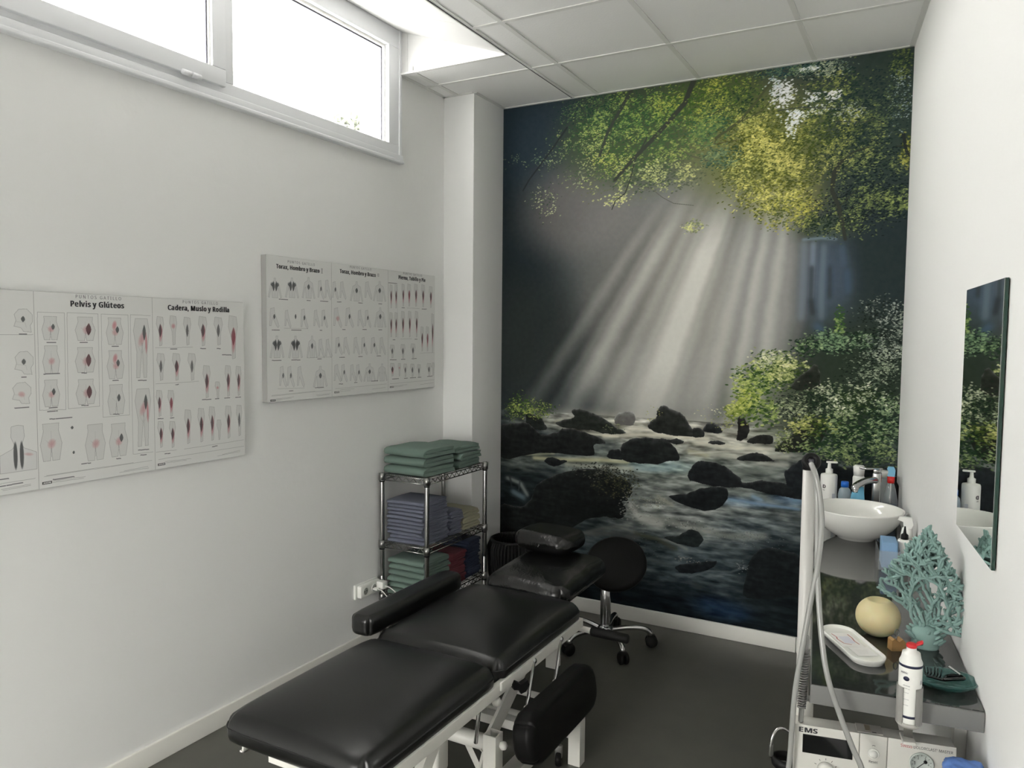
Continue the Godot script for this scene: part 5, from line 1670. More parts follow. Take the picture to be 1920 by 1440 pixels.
func towel_stack(kind: String, colour: String, where: String, x: float, z: float, y: float, n: int, width: float, depth: float, thick: float, layers: int, lean := Vector2.ZERO) -> void:
	var order := ["lowest", "second", "third", "fourth", "fifth", "sixth", "seventh", "eighth", "ninth", "tenth", "eleventh", "twelfth"]
	var rng := RandomNumberGenerator.new()
	rng.seed = hash(where)
	var shapes := []
	for v in 3:
		shapes.append(folded_towel(width, depth, thick, layers, 11 + v + n))
	for k in n:
		var o := MeshInstance3D.new()
		o.name = numbered("folded_towel")
		o.mesh = shapes[rng.randi() % 3]
		o.material_override = M.towel[kind]
		add_child(o)
		o.position = Vector3(x + lean.x * k + rng.randf_range(-0.007, 0.007), y + k * thick * 0.985, z + lean.y * k + rng.randf_range(-0.009, 0.009))
		o.rotation.y = -PI / 2 + rng.randf_range(-0.05, 0.05)
		var pos: String = "top" if k == n - 1 else (order[k] + (" from the bottom" if k > 0 else ""))
		tag(o, "%s folded towel, %s of the %s" % [colour, pos, where], "towel", colour + " towels, " + where)

func towels() -> void:
	towel_stack("green", "sage green", "front stack on the top shelf", 0.175, 0.855, 0.940, 3, 0.275, 0.27, 0.051, 2)
	towel_stack("green", "sage green", "rear stack on the top shelf", 0.190, 0.555, 0.940, 3, 0.26, 0.235, 0.044, 2)
	towel_stack("blue", "grey blue", "front middle shelf stack", 0.180, 0.862, 0.567, 11, 0.24, 0.235, 0.0215, 2, Vector2(-0.0008, 0))
	towel_stack("blue", "grey blue", "short second middle shelf stack", 0.190, 0.665, 0.567, 7, 0.22, 0.12, 0.020, 2)
	towel_stack("beige", "beige", "rear middle shelf stack", 0.195, 0.505, 0.567, 3, 0.22, 0.18, 0.038, 2)
	towel_stack("green", "sage green", "front lower shelf stack", 0.180, 0.865, 0.277, 6, 0.24, 0.235, 0.034, 2)
	towel_stack("red", "burgundy", "lower shelf stack", 0.190, 0.655, 0.277, 11, 0.23, 0.15, 0.0175, 2, Vector2(0.0012, 0.0008))
	towel_stack("navy", "navy blue", "rear lower shelf stack", 0.190, 0.485, 0.277, 12, 0.23, 0.15, 0.0185, 2)

# ---------------------------------------------------------------- wash counter
func clear(c: Color, a := 0.12, rough := 0.05) -> StandardMaterial3D:
	var m := paint(Color(c.r, c.g, c.b, a), rough)
	m.transparency = BaseMaterial3D.TRANSPARENCY_ALPHA
	return m

func counter() -> void:
	var t := thing("wash_counter", "glossy dark grey counter shelf fixed along the right wall", "counter", Vector3(RIGHT_X, 0, 0), atan(RIGHT_SLOPE))
	var edge := paint(Color(0.46, 0.46, 0.455), 0.35)
	var top := paint(Color(1, 1, 1), 0.05)
	top.metallic_specular = 0.62
	top.albedo_texture = noise_tex(0.03, 512, 5, [[0.0, 0.45, 0.6, 1.0], [Color(0.13, 0.14, 0.14), Color(0.16, 0.165, 0.16), Color(0.18, 0.185, 0.18), Color(0.21, 0.215, 0.21)]], FastNoiseLite.TYPE_SIMPLEX_SMOOTH, 21)
	top.uv1_triplanar = true
	top.uv1_scale = Vector3.ONE * 3.0
	part("slab", rbox(Vector3(0.386, 0.05, 2.185), 0.003, 2), edge, t, Vector3(-0.194, 0.787, 1.131))
	part("glossy_top", box(Vector3(-0.384, 0.8118, 0.042), Vector3(-0.003, TOP, 2.2205)), top, t)
	for z in [0.5, 1.3, 2.0]:
		part("bracket", boxes([[Vector3(-0.33, 0.735, z - 0.02), Vector3(-0.001, 0.762, z + 0.02)], [Vector3(-0.03, 0.50, z - 0.02), Vector3(-0.001, 0.735, z + 0.02)]]), M.white, t)
	var s := thing("vessel_sink", "round white ceramic bowl sink standing on the counter", "sink", Vector3(2.37, TOP, 0.625))
	part("bowl", lathe([Vector2(0, 0), Vector2(0.075, 0), Vector2(0.079, 0.006), Vector2(0.098, 0.016), Vector2(0.124, 0.032), Vector2(0.150, 0.056), Vector2(0.170, 0.083), Vector2(0.183, 0.108), Vector2(0.190, 0.130), Vector2(0.191, 0.134), Vector2(0.188, 0.136), Vector2(0.184, 0.133), Vector2(0.176, 0.110), Vector2(0.163, 0.086), Vector2(0.142, 0.060), Vector2(0.116, 0.040), Vector2(0.085, 0.028), Vector2(0.04, 0.022), Vector2(0, 0.021)], 72), M.gloss_white, s)
	part("drain", lathe([Vector2(0, 0.024), Vector2(0.022, 0.026), Vector2(0.022, 0.030), Vector2(0.018, 0.032), Vector2(0, 0.032)], 24), M.chrome, s)
	var f := thing("mixer_tap", "tall chrome mixer tap behind the bowl sink", "tap", Vector3(2.427, TOP, 0.25))
	part("body", rbox(Vector3(0.040, 0.24, 0.040), 0.008, 3), M.chrome, f, Vector3(0, 0.12, 0))
	part("spout", tube(smooth_path([Vector3(0, 0.20, 0.0), Vector3(-0.025, 0.208, 0.05), Vector3(-0.055, 0.205, 0.11), Vector3(-0.08, 0.192, 0.168), Vector3(-0.082, 0.178, 0.175)]), 0.0165, 14), M.chrome, f)
	part("lever", rbox(Vector3(0.036, 0.010, 0.15), 0.004, 2), M.chrome, f, Vector3(-0.024, 0.264, 0.050), Basis.from_euler(Vector3(-0.10, -0.45, 0)))
	part("cap", rbox(Vector3(0.034, 0.022, 0.036), 0.005, 2), M.chrome, f, Vector3(0, 0.251, 0))
	part("aerator", lathe([Vector2(0, -0.012), Vector2(0.012, -0.012), Vector2(0.0135, 0.002), Vector2(0, 0.002)], 18), M.chrome, f, Vector3(-0.082, 0.178, 0.175))
	var mr := thing("wall_mirror", "frameless square mirror on the right wall above the counter", "mirror", Vector3(RIGHT_X, 1.164, 0), atan(RIGHT_SLOPE))
	part("glass_edge", box(Vector3(-0.010, 0, 1.785), Vector3(-0.003, 0.669, 2.257)), paint(Color(0.10, 0.22, 0.18), 0.1), mr)
	part("silvered_face", box(Vector3(-0.0112, 0.001, 1.787), Vector3(-0.0101, 0.668, 2.253)), paint(Color(0.90, 0.92, 0.91), 0.01, 1.0), mr)
	for z in [1.9, 2.14]:
		part("wall_pad", box(Vector3(-0.003, 0.1, z - 0.03), Vector3(0, 0.56, z + 0.03)), M.black, mr)

func pump_head(t: Node3D, y: float, mat: Material, s := 1.0, turn := 0.0) -> void:
	var p := part("pump", lathe([Vector2(0, y), Vector2(0.015 * s, y), Vector2(0.015 * s, y + 0.018 * s), Vector2(0.008 * s, y + 0.022 * s), Vector2(0.006 * s, y + 0.045 * s), Vector2(0, y + 0.045 * s)], 20), mat, t)
	part("nozzle", rbox(Vector3(0.046, 0.008, 0.013) * s, 0.0035 * s, 2), mat, p, Vector3(0.010 * s, y + 0.048 * s, 0).rotated(Vector3.UP, turn), Basis(Vector3.UP, turn))

func small_things() -> void:
	# behind the sink, left to right
	var t := thing("pump_bottle", "tall white pump bottle left of the tap", "bottle", Vector3(2.208, TOP, 0.20))
	part("body", lathe([Vector2(0, 0), Vector2(0.037, 0), Vector2(0.0395, 0.004), Vector2(0.0395, 0.196), Vector2(0.037, 0.203), Vector2(0.016, 0.208), Vector2(0, 0.208)], 36), M.white, t)
	pump_head(t, 0.208, M.white, 1.15, 0.3)
	words("D", 0.014, M.ink, t, Vector3(-0.018, 0.145, 0.0360), Basis(Vector3.UP, -0.47), "lettering", 1.0, "Droid Sans", true)
	words("no", 0.010, M.ink, t, Vector3(-0.019, 0.128, 0.0355), Basis(Vector3.UP, -0.47))
	part("label_patch", box(Vector3(-0.008, -0.022, 0), Vector3(0.008, 0.022, 0.0006)), paint(Color(0.75, 0.76, 0.78), 0.5), t, Vector3(0.026, 0.09, 0.0303), Basis(Vector3.UP, 0.71))
	t = thing("small_bottle", "small clear bottle with a blue cap behind the sink", "bottle", Vector3(2.283, TOP, 0.21))
	part("body", lathe([Vector2(0, 0), Vector2(0.030, 0), Vector2(0.031, 0.11), Vector2(0.026, 0.135), Vector2(0.015, 0.148), Vector2(0, 0.148)], 28), clear(Color(0.75, 0.82, 0.86), 0.45), t)
	part("cap", lathe([Vector2(0, 0.148), Vector2(0.018, 0.148), Vector2(0.018, 0.172), Vector2(0.016, 0.175), Vector2(0, 0.175)], 24), paint(Color(0.13, 0.42, 0.80), 0.4), t)
	t = thing("slim_bottle", "slim white bottle with flip cap between the blue cap and the tap", "bottle", Vector3(2.34, TOP, 0.15))
	part("body", lathe([Vector2(0, 0), Vector2(0.027, 0), Vector2(0.028, 0.19), Vector2(0.024, 0.20), Vector2(0, 0.20)], 28), M.white, t)
	part("cap", lathe([Vector2(0, 0.20), Vector2(0.024, 0.20), Vector2(0.027, 0.245), Vector2(0.020, 0.252), Vector2(0, 0.252)], 28), M.white, t)
	t = thing("face_mask", "light blue folded face mask leaning behind the sink", "mask", Vector3(2.350, TOP, 0.36))
	part("cloth", rbox(Vector3(0.095, 0.182, 0.004), 0.0015, 2, 6, func(p: Vector3): return Vector3(p.x * (1.0 - 0.5 * (p.y / 0.165 + 0.5)) + 0.010 * (p.y / 0.165), p.y, p.z + 0.004 * sin(p.x * 180.0))), paint(Color(0.45, 0.72, 0.84), 0.8), t, Vector3(0, 0.092, 0), Basis(Vector3.RIGHT, 0.05))
	t = thing("storage_jar", "clear jar with white lid right of the tap", "jar", Vector3(2.445, TOP, 0.12))
	part("glass", lathe([Vector2(0, 0), Vector2(0.034, 0), Vector2(0.036, 0.01), Vector2(0.036, 0.20), Vector2(0, 0.20)], 28), clear(Color(0.80, 0.82, 0.82), 0.40), t)
	part("lid", lathe([Vector2(0, 0.20), Vector2(0.037, 0.20), Vector2(0.037, 0.226), Vector2(0.034, 0.23), Vector2(0, 0.23)], 28), M.white, t)
	t = thing("spray_bottle", "clear spray bottle with blue liquid, red collar and blue trigger", "spray bottle", Vector3(2.487, TOP, 0.25))
	part("body", lathe([Vector2(0, 0), Vector2(0.030, 0), Vector2(0.032, 0.01), Vector2(0.032, 0.11), Vector2(0.022, 0.165), Vector2(0.013, 0.195), Vector2(0, 0.195)], 28), clear(Color(0.82, 0.86, 0.88), 0.25), t)
	part("liquid", lathe([Vector2(0, 0.003), Vector2(0.028, 0.003), Vector2(0.030, 0.01), Vector2(0.030, 0.095), Vector2(0, 0.095)], 28), paint(Color(0.10, 0.24, 0.40), 0.1), t)
	part("dip_tube", rod(Vector3(0, 0.096, 0), Vector3(0, 0.194, 0), 0.003), M.white, t)
	part("collar", lathe([Vector2(0, 0.195), Vector2(0.016, 0.195), Vector2(0.017, 0.226), Vector2(0, 0.226)], 20), paint(Color(0.78, 0.12, 0.12), 0.4), t)
	part("trigger_head", extrude(PackedVector2Array([Vector2(-0.016, 0.226), Vector2(0.016, 0.226), Vector2(0.018, 0.255), Vector2(0.010, 0.272), Vector2(-0.014, 0.272), Vector2(-0.018, 0.262), Vector2(-0.012, 0.25)]), -0.010, 0.010), paint(Color(0.42, 0.66, 0.78), 0.4), t)
	t = thing("dark_bottle", "dark bottle in the corner between spray bottle and wall", "bottle", Vector3(2.497, TOP, 0.085))
	part("body", lathe([Vector2(0, 0), Vector2(0.022, 0), Vector2(0.023, 0.15), Vector2(0.010, 0.175), Vector2(0, 0.175)], 24), M.black, t)
	part("cap", lathe([Vector2(0, 0.175), Vector2(0.011, 0.175), Vector2(0.011, 0.20), Vector2(0, 0.20)], 20), M.black, t)
	# beside the sink
	t = thing("tissue_box", "blue box in a clear holder beside the sink", "box", Vector3(2.515, TOP, 1.02), atan(RIGHT_SLOPE))
	part("box_body", rbox(Vector3(0.055, 0.10, 0.11), 0.003, 2), paint(Color(0.50, 0.64, 0.78), 0.6), t, Vector3(0, 0.052, -0.01))
	part("holder", boxes([[Vector3(-0.042, 0, -0.075), Vector3(-0.040, 0.075, 0.075)], [Vector3(0.034, 0, -0.075), Vector3(0.036, 0.075, 0.075)], [Vector3(-0.040, 0, 0.073), Vector3(0.034, 0.075, 0.075)], [Vector3(-0.040, 0, -0.073), Vector3(0.034, 0.002, 0.073)]]), clear(Color(0.9, 0.92, 0.93), 0.15), t)
	t = thing("squeeze_bottle", "white squeeze bottle with a black pointed cap beside the blue box", "bottle", Vector3(2.567, TOP, 0.99))
	part("body", rbox(Vector3(0.05, 0.105, 0.04), 0.012, 4), M.white, t, Vector3(0, 0.0525, 0))
	part("cap", lathe([Vector2(0, 0.105), Vector2(0.014, 0.105), Vector2(0.013, 0.122), Vector2(0.006, 0.128), Vector2(0.0025, 0.155), Vector2(0, 0.155)], 20), M.black, t)
	t = thing("white_canister", "white spray canister against the wall beside the sink rim", "bottle", Vector3(2.572, TOP, 0.86))
	part("body", lathe([Vector2(0, 0), Vector2(0.022, 0), Vector2(0.023, 0.09), Vector2(0.018, 0.12), Vector2(0, 0.12)], 24), M.white, t)
	part("trigger_head", extrude(PackedVector2Array([Vector2(-0.012, 0.12), Vector2(0.016, 0.12), Vector2(0.022, 0.135), Vector2(0.016, 0.165), Vector2(-0.028, 0.165), Vector2(-0.034, 0.152), Vector2(-0.014, 0.145)]), -0.009, 0.009), M.white, t)
	# candle, block, tray, dish
	t = thing("ball_candle", "round cream candle with a hollow top", "candle", Vector3(2.519, TOP, 1.815))
	var wax := paint(Color(0.86, 0.81, 0.63), 0.4)
	wax.subsurf_scatter_enabled = true
	wax.subsurf_scatter_strength = 0.15
	var prof := []
	for i in 25:
		var a := -PI / 2 + 0.28 + (PI - 0.28 - 0.50) * i / 24.0
		prof.append(Vector2(0.0615 * cos(a), 0.0585 * sin(a) + 0.0565))
	prof[0] = Vector2(prof[0].x, 0.0)
	prof.insert(0, Vector2(0, 0))
	prof.append_array([Vector2(0.024, 0.101), Vector2(0.012, 0.096), Vector2(0, 0.095)])
	part("wax", lathe(prof, 48), wax, t)
	t = thing("card_holder", "small wooden block with a wire ring in front of the candle", "card holder", Vector3(2.572, TOP, 1.905), 0.5)
	var wood := grain(paint(Color(0.60, 0.46, 0.28), 0.6), 0.05, 0.05, 30.0, 3, 4, false)
	part("block", extrude(PackedVector2Array([Vector2(-0.019, 0), Vector2(0.019, 0), Vector2(0.021, 0.024), Vector2(0.012, 0.034), Vector2(0.002, 0.026), Vector2(-0.012, 0.034), Vector2(-0.018, 0.030)]), -0.013, 0.013), wood, t)
	var ring := PackedVector3Array()
	for i in 21:
		ring.append(Vector3(0.006 * sin(TAU * i / 20), 0.048 - 0.010 * cos(TAU * i / 20), 0))
	part("wire_ring", tube(ring, 0.0016, 6), M.steel, t)
	part("stem", rod(Vector3(0, 0.024, 0), Vector3(0, 0.038, 0), 0.0016), M.steel, t)
	var ang := atan2(0.13, 0.227)
	t = thing("oval_tray", "long white ceramic tray holding cards on the counter", "tray", Vector3(2.462, TOP, 1.955), ang)
	var rim := round_rect(0.094, 0.265, 0.046, 10)
	var st := begin()
	var rows := [[0.86, 0.0], [0.95, 0.003], [1.0, 0.014], [1.0, 0.0175], [0.97, 0.018], [0.93, 0.014], [0.88, 0.010]]
	for i in rows.size() - 1:
		for k in rim.size():
			var a2 := rim[k]
			var b2 := rim[(k + 1) % rim.size()]
			var f := func(p: Vector2, q): return Vector3(p.x - signf(p.x) * minf(absf(p.x), (1.0 - q[0]) * 0.047), q[1], p.y - signf(p.y) * minf(absf(p.y), (1.0 - q[0]) * 0.047))
			quad(st, f.call(b2, rows[i]), f.call(b2, rows[i + 1]), f.call(a2, rows[i + 1]), f.call(a2, rows[i]))
	var tray := part("rim", done(st), M.gloss_white, t)
	var inner := PackedVector2Array()
	for p in round_rect(0.0835, 0.2545, 0.041, 10):
		inner.append(Vector2(p.x, -p.y))
	part("tray_floor", extrude(inner, 0.0005, 0.0102), M.gloss_white, tray, Vector3.ZERO, Basis(Vector3.RIGHT, -PI / 2))
	for c in [["card", "printed red and white card lying in the tray, far one", -0.012, 0.0105, 0.06, 0.10, -0.03], ["card", "printed white card lying in the tray, nearest", 0.012, 0.0118, 0.055, 0.06, 0.055]]:
		var o := thing("paper_card", c[1], "card", Vector3(2.462, TOP + c[3], 1.955) + Vector3(c[2] * 0.3, 0, c[6]).rotated(Vector3.UP, ang), ang + c[2] * 3.0, "cards in the tray")
		var sh := Sheet.new(120, 200, Color8(238, 236, 234))
		for k in 9:
			sh.line(Vector2(25, 60 + k * 12), Vector2(60 + (k * 37) % 40, 60 + k * 12), 150, 150, 155, 0.8)
		if c[6] < 0:
			sh.fill(PackedVector2Array([Vector2(34, 50), Vector2(92, 50), Vector2(92, 150), Vector2(34, 150)]), 222, 222, 232, 1.0)
			sh.stroke([Vector2(10, 12), Vector2(20, 60), Vector2(12, 90), Vector2(24, 150), Vector2(60, 170)], 3.0, 170, 70, 70, 0.8)
			sh.stroke([Vector2(100, 20), Vector2(104, 70), Vector2(98, 120), Vector2(106, 165)], 3.0, 160, 70, 66, 0.8)
		var cm := paint(Color(0.98, 0.98, 0.98), 0.5)
		cm.albedo_texture = sh.texture()
		var cs := begin(true)
		var hw: float = c[4] / 2
		var hl: float = c[5] / 2
		var cp := [Vector3(-hw, 0.0008, -hl), Vector3(hw, 0.0008, -hl), Vector3(hw, 0.0008, hl), Vector3(-hw, 0.0008, hl)]
		var cu := [Vector2(0, 0), Vector2(1, 0), Vector2(1, 1), Vector2(0, 1)]
		for i in [0, 1, 2, 0, 2, 3]:
			cs.set_uv(cu[i])
			cs.add_vertex(cp[i])
		part("face", done(cs), cm, o)
		part("stock", box(Vector3(-hw, 0, -hl), Vector3(hw, 0.0006, hl)), M.white, o)
	t = thing("glass_dish", "dark teal glass dish in the near corner of the counter", "dish", Vector3(2.69, TOP, 2.095), 0.3)
	var teal := clear(Color(0.22, 0.42, 0.40), 0.55)
	part("bowl", lathe([Vector2(0, 0), Vector2(0.035, 0), Vector2(0.055, 0.006), Vector2(0.066, 0.018), Vector2(0.067, 0.021), Vector2(0.064, 0.021), Vector2(0.052, 0.010), Vector2(0.034, 0.005), Vector2(0, 0.005)], 40, Vector3(1.15, 1, 0.95)), teal, t)
	t = thing("sunglasses", "black glossy trinket lying in the teal glass dish", "trinket", Vector3(2.685, TOP + 0.012, 2.09), 0.2)
	var gloss := paint(Color(0.04, 0.04, 0.045), 0.12)
	part("loop", tube(smooth_path([Vector3(0.0, 0.004, 0.01), Vector3(0.02, 0.012, 0.018), Vector3(0.045, 0.012, 0.008), Vector3(0.04, 0.010, -0.012), Vector3(0.012, 0.006, -0.012), Vector3(0.0, 0.004, 0.01)]), 0.0045, 10), gloss, t)
	part("lens", rbox(Vector3(0.04, 0.006, 0.026), 0.003, 3), gloss, t, Vector3(-0.022, 0.007, 0.004), Basis(Vector3.FORWARD, 0.15))
	for k in 6:
		part("tooth", rod(Vector3(-0.04 + k * 0.007, 0.006, -0.004), Vector3(-0.042 + k * 0.008, 0.026 - 0.002 * (k % 3), -0.010), 0.0018, 6), gloss, t)
	part("chrome_clip", rbox(Vector3(0.03, 0.003, 0.008), 0.001, 2), M.chrome, t, Vector3(0.028, 0.022, -0.014), Basis.from_euler(Vector3(0, -0.4, -0.5)))
	coral()
	sockets()

func coral() -> void:
	var t := thing("coral_ornament", "pale turquoise branching coral ornament beside the candle", "ornament", Vector3(2.643, TOP, 1.845))
	var m := grain(paint(Color(0.53, 0.645, 0.62), 0.8), 0.2, 0.06, 20.0, 2, 6, false)
	part("base", lathe([Vector2(0, 0), Vector2(0.034, 0), Vector2(0.037, 0.005), Vector2(0.034, 0.018), Vector2(0.036, 0.032), Vector2(0.038, 0.044), Vector2(0.028, 0.058), Vector2(0, 0.066)], 20, Vector3(1.0, 1.0, 0.75)), m, t)
	var rng := RandomNumberGenerator.new()
	rng.seed = 77
	var st := begin()
	# outline of the fan, seen from the front: height allowed at each place across
	var ox := [-0.125, -0.115, -0.08, -0.045, -0.005, 0.02, 0.05, 0.08, 0.098, 0.112]
	var oy := [0.16, 0.20, 0.245, 0.29, 0.345, 0.30, 0.255, 0.205, 0.14, 0.10]
	var lowest := [0.15, 0.13, 0.11, 0.07, 0.05, 0.05, 0.055, 0.05, 0.03, 0.03]
	var todo := []
	for k in 11:
		var f := -1.0 + 2.0 * k / 10.0
		var a := f * (1.05 if f < 0 else 1.75)
		todo.append([Vector3(f * 0.030, 0.050 + 0.012 * rng.randf(), rng.randf_range(-0.014, 0.014)), Vector3(sin(a), cos(a), rng.randf_range(-0.3, 0.3)).normalized(), 0.0054, 0])
	# knobs round the foot
	for k in 40:
		var a := TAU * rng.randf()
		var p := Vector3(cos(a) * 0.036, rng.randf_range(0.012, 0.055), sin(a) * 0.026)
		add_tube(st, PackedVector3Array([p, p + Vector3(cos(a), 0.8, sin(a) * 0.7).normalized() * rng.randf_range(0.008, 0.02)]), [0.005, 0.004], 6, true)
	var count := 0
	while todo and count < 640:
		var b: Array = todo.pop_front()
		var p: Vector3 = b[0]
		var d: Vector3 = b[1]
		var r: float = b[2]
		var depth: int = b[3]
		var q := p + d * rng.randf_range(0.018, 0.027)
		var k := 0
		while k < 8 and ox[k + 1] < q.x:
			k += 1
		var f: float = clampf((q.x - ox[k]) / (ox[k + 1] - ox[k]), 0, 1)
		var hi: float = lerpf(oy[k], oy[k + 1], f)
		var lo: float = lerpf(lowest[k], lowest[k + 1], f)
		if q.x < -0.125 or q.x > 0.108 - maxf(0.0, q.z) * 0.2 or absf(q.z) > 0.042 or q.y > hi or q.y < lo:
			# too far out: end in a rounded stub
			add_tube(st, PackedVector3Array([p, p + d * 0.010]), [r, r * 0.8], 7, true)
			continue
		var bow := (p + q) / 2 + Vector3(rng.randf_range(-1, 1), rng.randf_range(-1, 1), rng.randf_range(-1, 1)) * 0.003
		add_tube(st, PackedVector3Array([p, bow, q]), [r, r * 0.86, r * 0.95], 7, true)
		count += 1
		for e in 2:
			if rng.randf() < 0.72:
				var sd := (d * 0.5 + Vector3(rng.randf_range(-1.2, 1.2), rng.randf_range(-0.1, 1.1), rng.randf_range(-0.8, 0.8))).normalized()
				var at := p.lerp(q, rng.randf_range(0.3, 1.0))
				add_tube(st, PackedVector3Array([at, at + sd * rng.randf_range(0.009, 0.017)]), [r * 0.8, r * 0.72], 6, true)
		if depth < 15:
			var n := 2 if rng.randf() < 0.40 else 1
			for e in n:
				var turn := rng.randf_range(-0.4, 0.4) if n == 1 else rng.randf_range(0.35, 0.85) * (1.0 if e == 0 else -1.0)
				var nd := d.rotated(Vector3(0, 0, 1), turn)
				nd.z = nd.z * 0.7 + rng.randf_range(-0.3, 0.3)
				nd.y += 0.12
				todo.append([q, nd.normalized(), maxf(r * 0.97, 0.0042), depth + 1])
	part("branches", done(st), m, t)

func sockets() -> void:
	var t := thing("wall_socket", "white double wall socket low on the window wall beside the towel rack", "socket", Vector3(0, 0.29, 1.11))
	part("back_plate", rbox(Vector3(0.014, 0.078, 0.185), 0.004, 3), M.white, t, Vector3(0.007, 0.04, 0))
	part("front_box", rbox(Vector3(0.028, 0.064, 0.165), 0.006, 3), M.white, t, Vector3(0.026, 0.04, -0.004))
	for z in [0.040, -0.030]:
		var s := part("socket_well", lathe([Vector2(0.0185, 0.0), Vector2(0.021, 0.0), Vector2(0.021, 0.003), Vector2(0.0185, 0.003)], 24), M.white, t, Vector3(0.0395, 0.04, z), Basis(Vector3.FORWARD, PI / 2))
		part("socket_floor", lathe([Vector2(0, 0.0002), Vector2(0.0185, 0.0002), Vector2(0.0185, 0.001), Vector2(0, 0.001)], 24), paint(Color(0.62, 0.62, 0.60), 0.5), s)
		for e in [-1, 1]:
			part("pin_hole", lathe([Vector2(0, 0.001), Vector2(0.003, 0.001), Vector2(0.003, 0.0016), Vector2(0, 0.0016)], 10), M.black, s, Vector3(0, 0, e * 0.009))
	var c := thing("phone_charger", "white cube charger with thin cable plugged into the wall socket", "charger", Vector3(0.041, 0.315, 1.045))
	part("cube", rbox(Vector3(0.045, 0.042, 0.042), 0.005, 3), M.white, c, Vector3(0.024, 0.024, 0.0))
	part("cable", tube(smooth_path([Vector3(0.046, 0.02, 0.0), Vector3(0.075, 0.012, -0.01), Vector3(0.12, -0.03, -0.02), Vector3(0.20, -0.12, 0.0), Vector3(0.30, -0.24, 0.05), Vector3(0.42, -0.31, 0.1)]), 0.0022, 6), M.white, c)
	c = thing("flat_plug", "white flat plug with cable in the middle of the wall socket", "plug", Vector3(0.043, 0.305, 1.085))
	part("plug_body", rbox(Vector3(0.030, 0.012, 0.026), 0.004, 3), M.white, c, Vector3(0.015, 0.022, 0))
	part("cable", tube(smooth_path([Vector3(0.03, 0.022, 0.0), Vector3(0.06, 0.014, 0.0), Vector3(0.12, -0.03, 0.01), Vector3(0.22, -0.13, 0.03), Vector3(0.32, -0.23, 0.08), Vector3(0.45, -0.30, 0.16)]), 0.0026, 6), M.white, c)

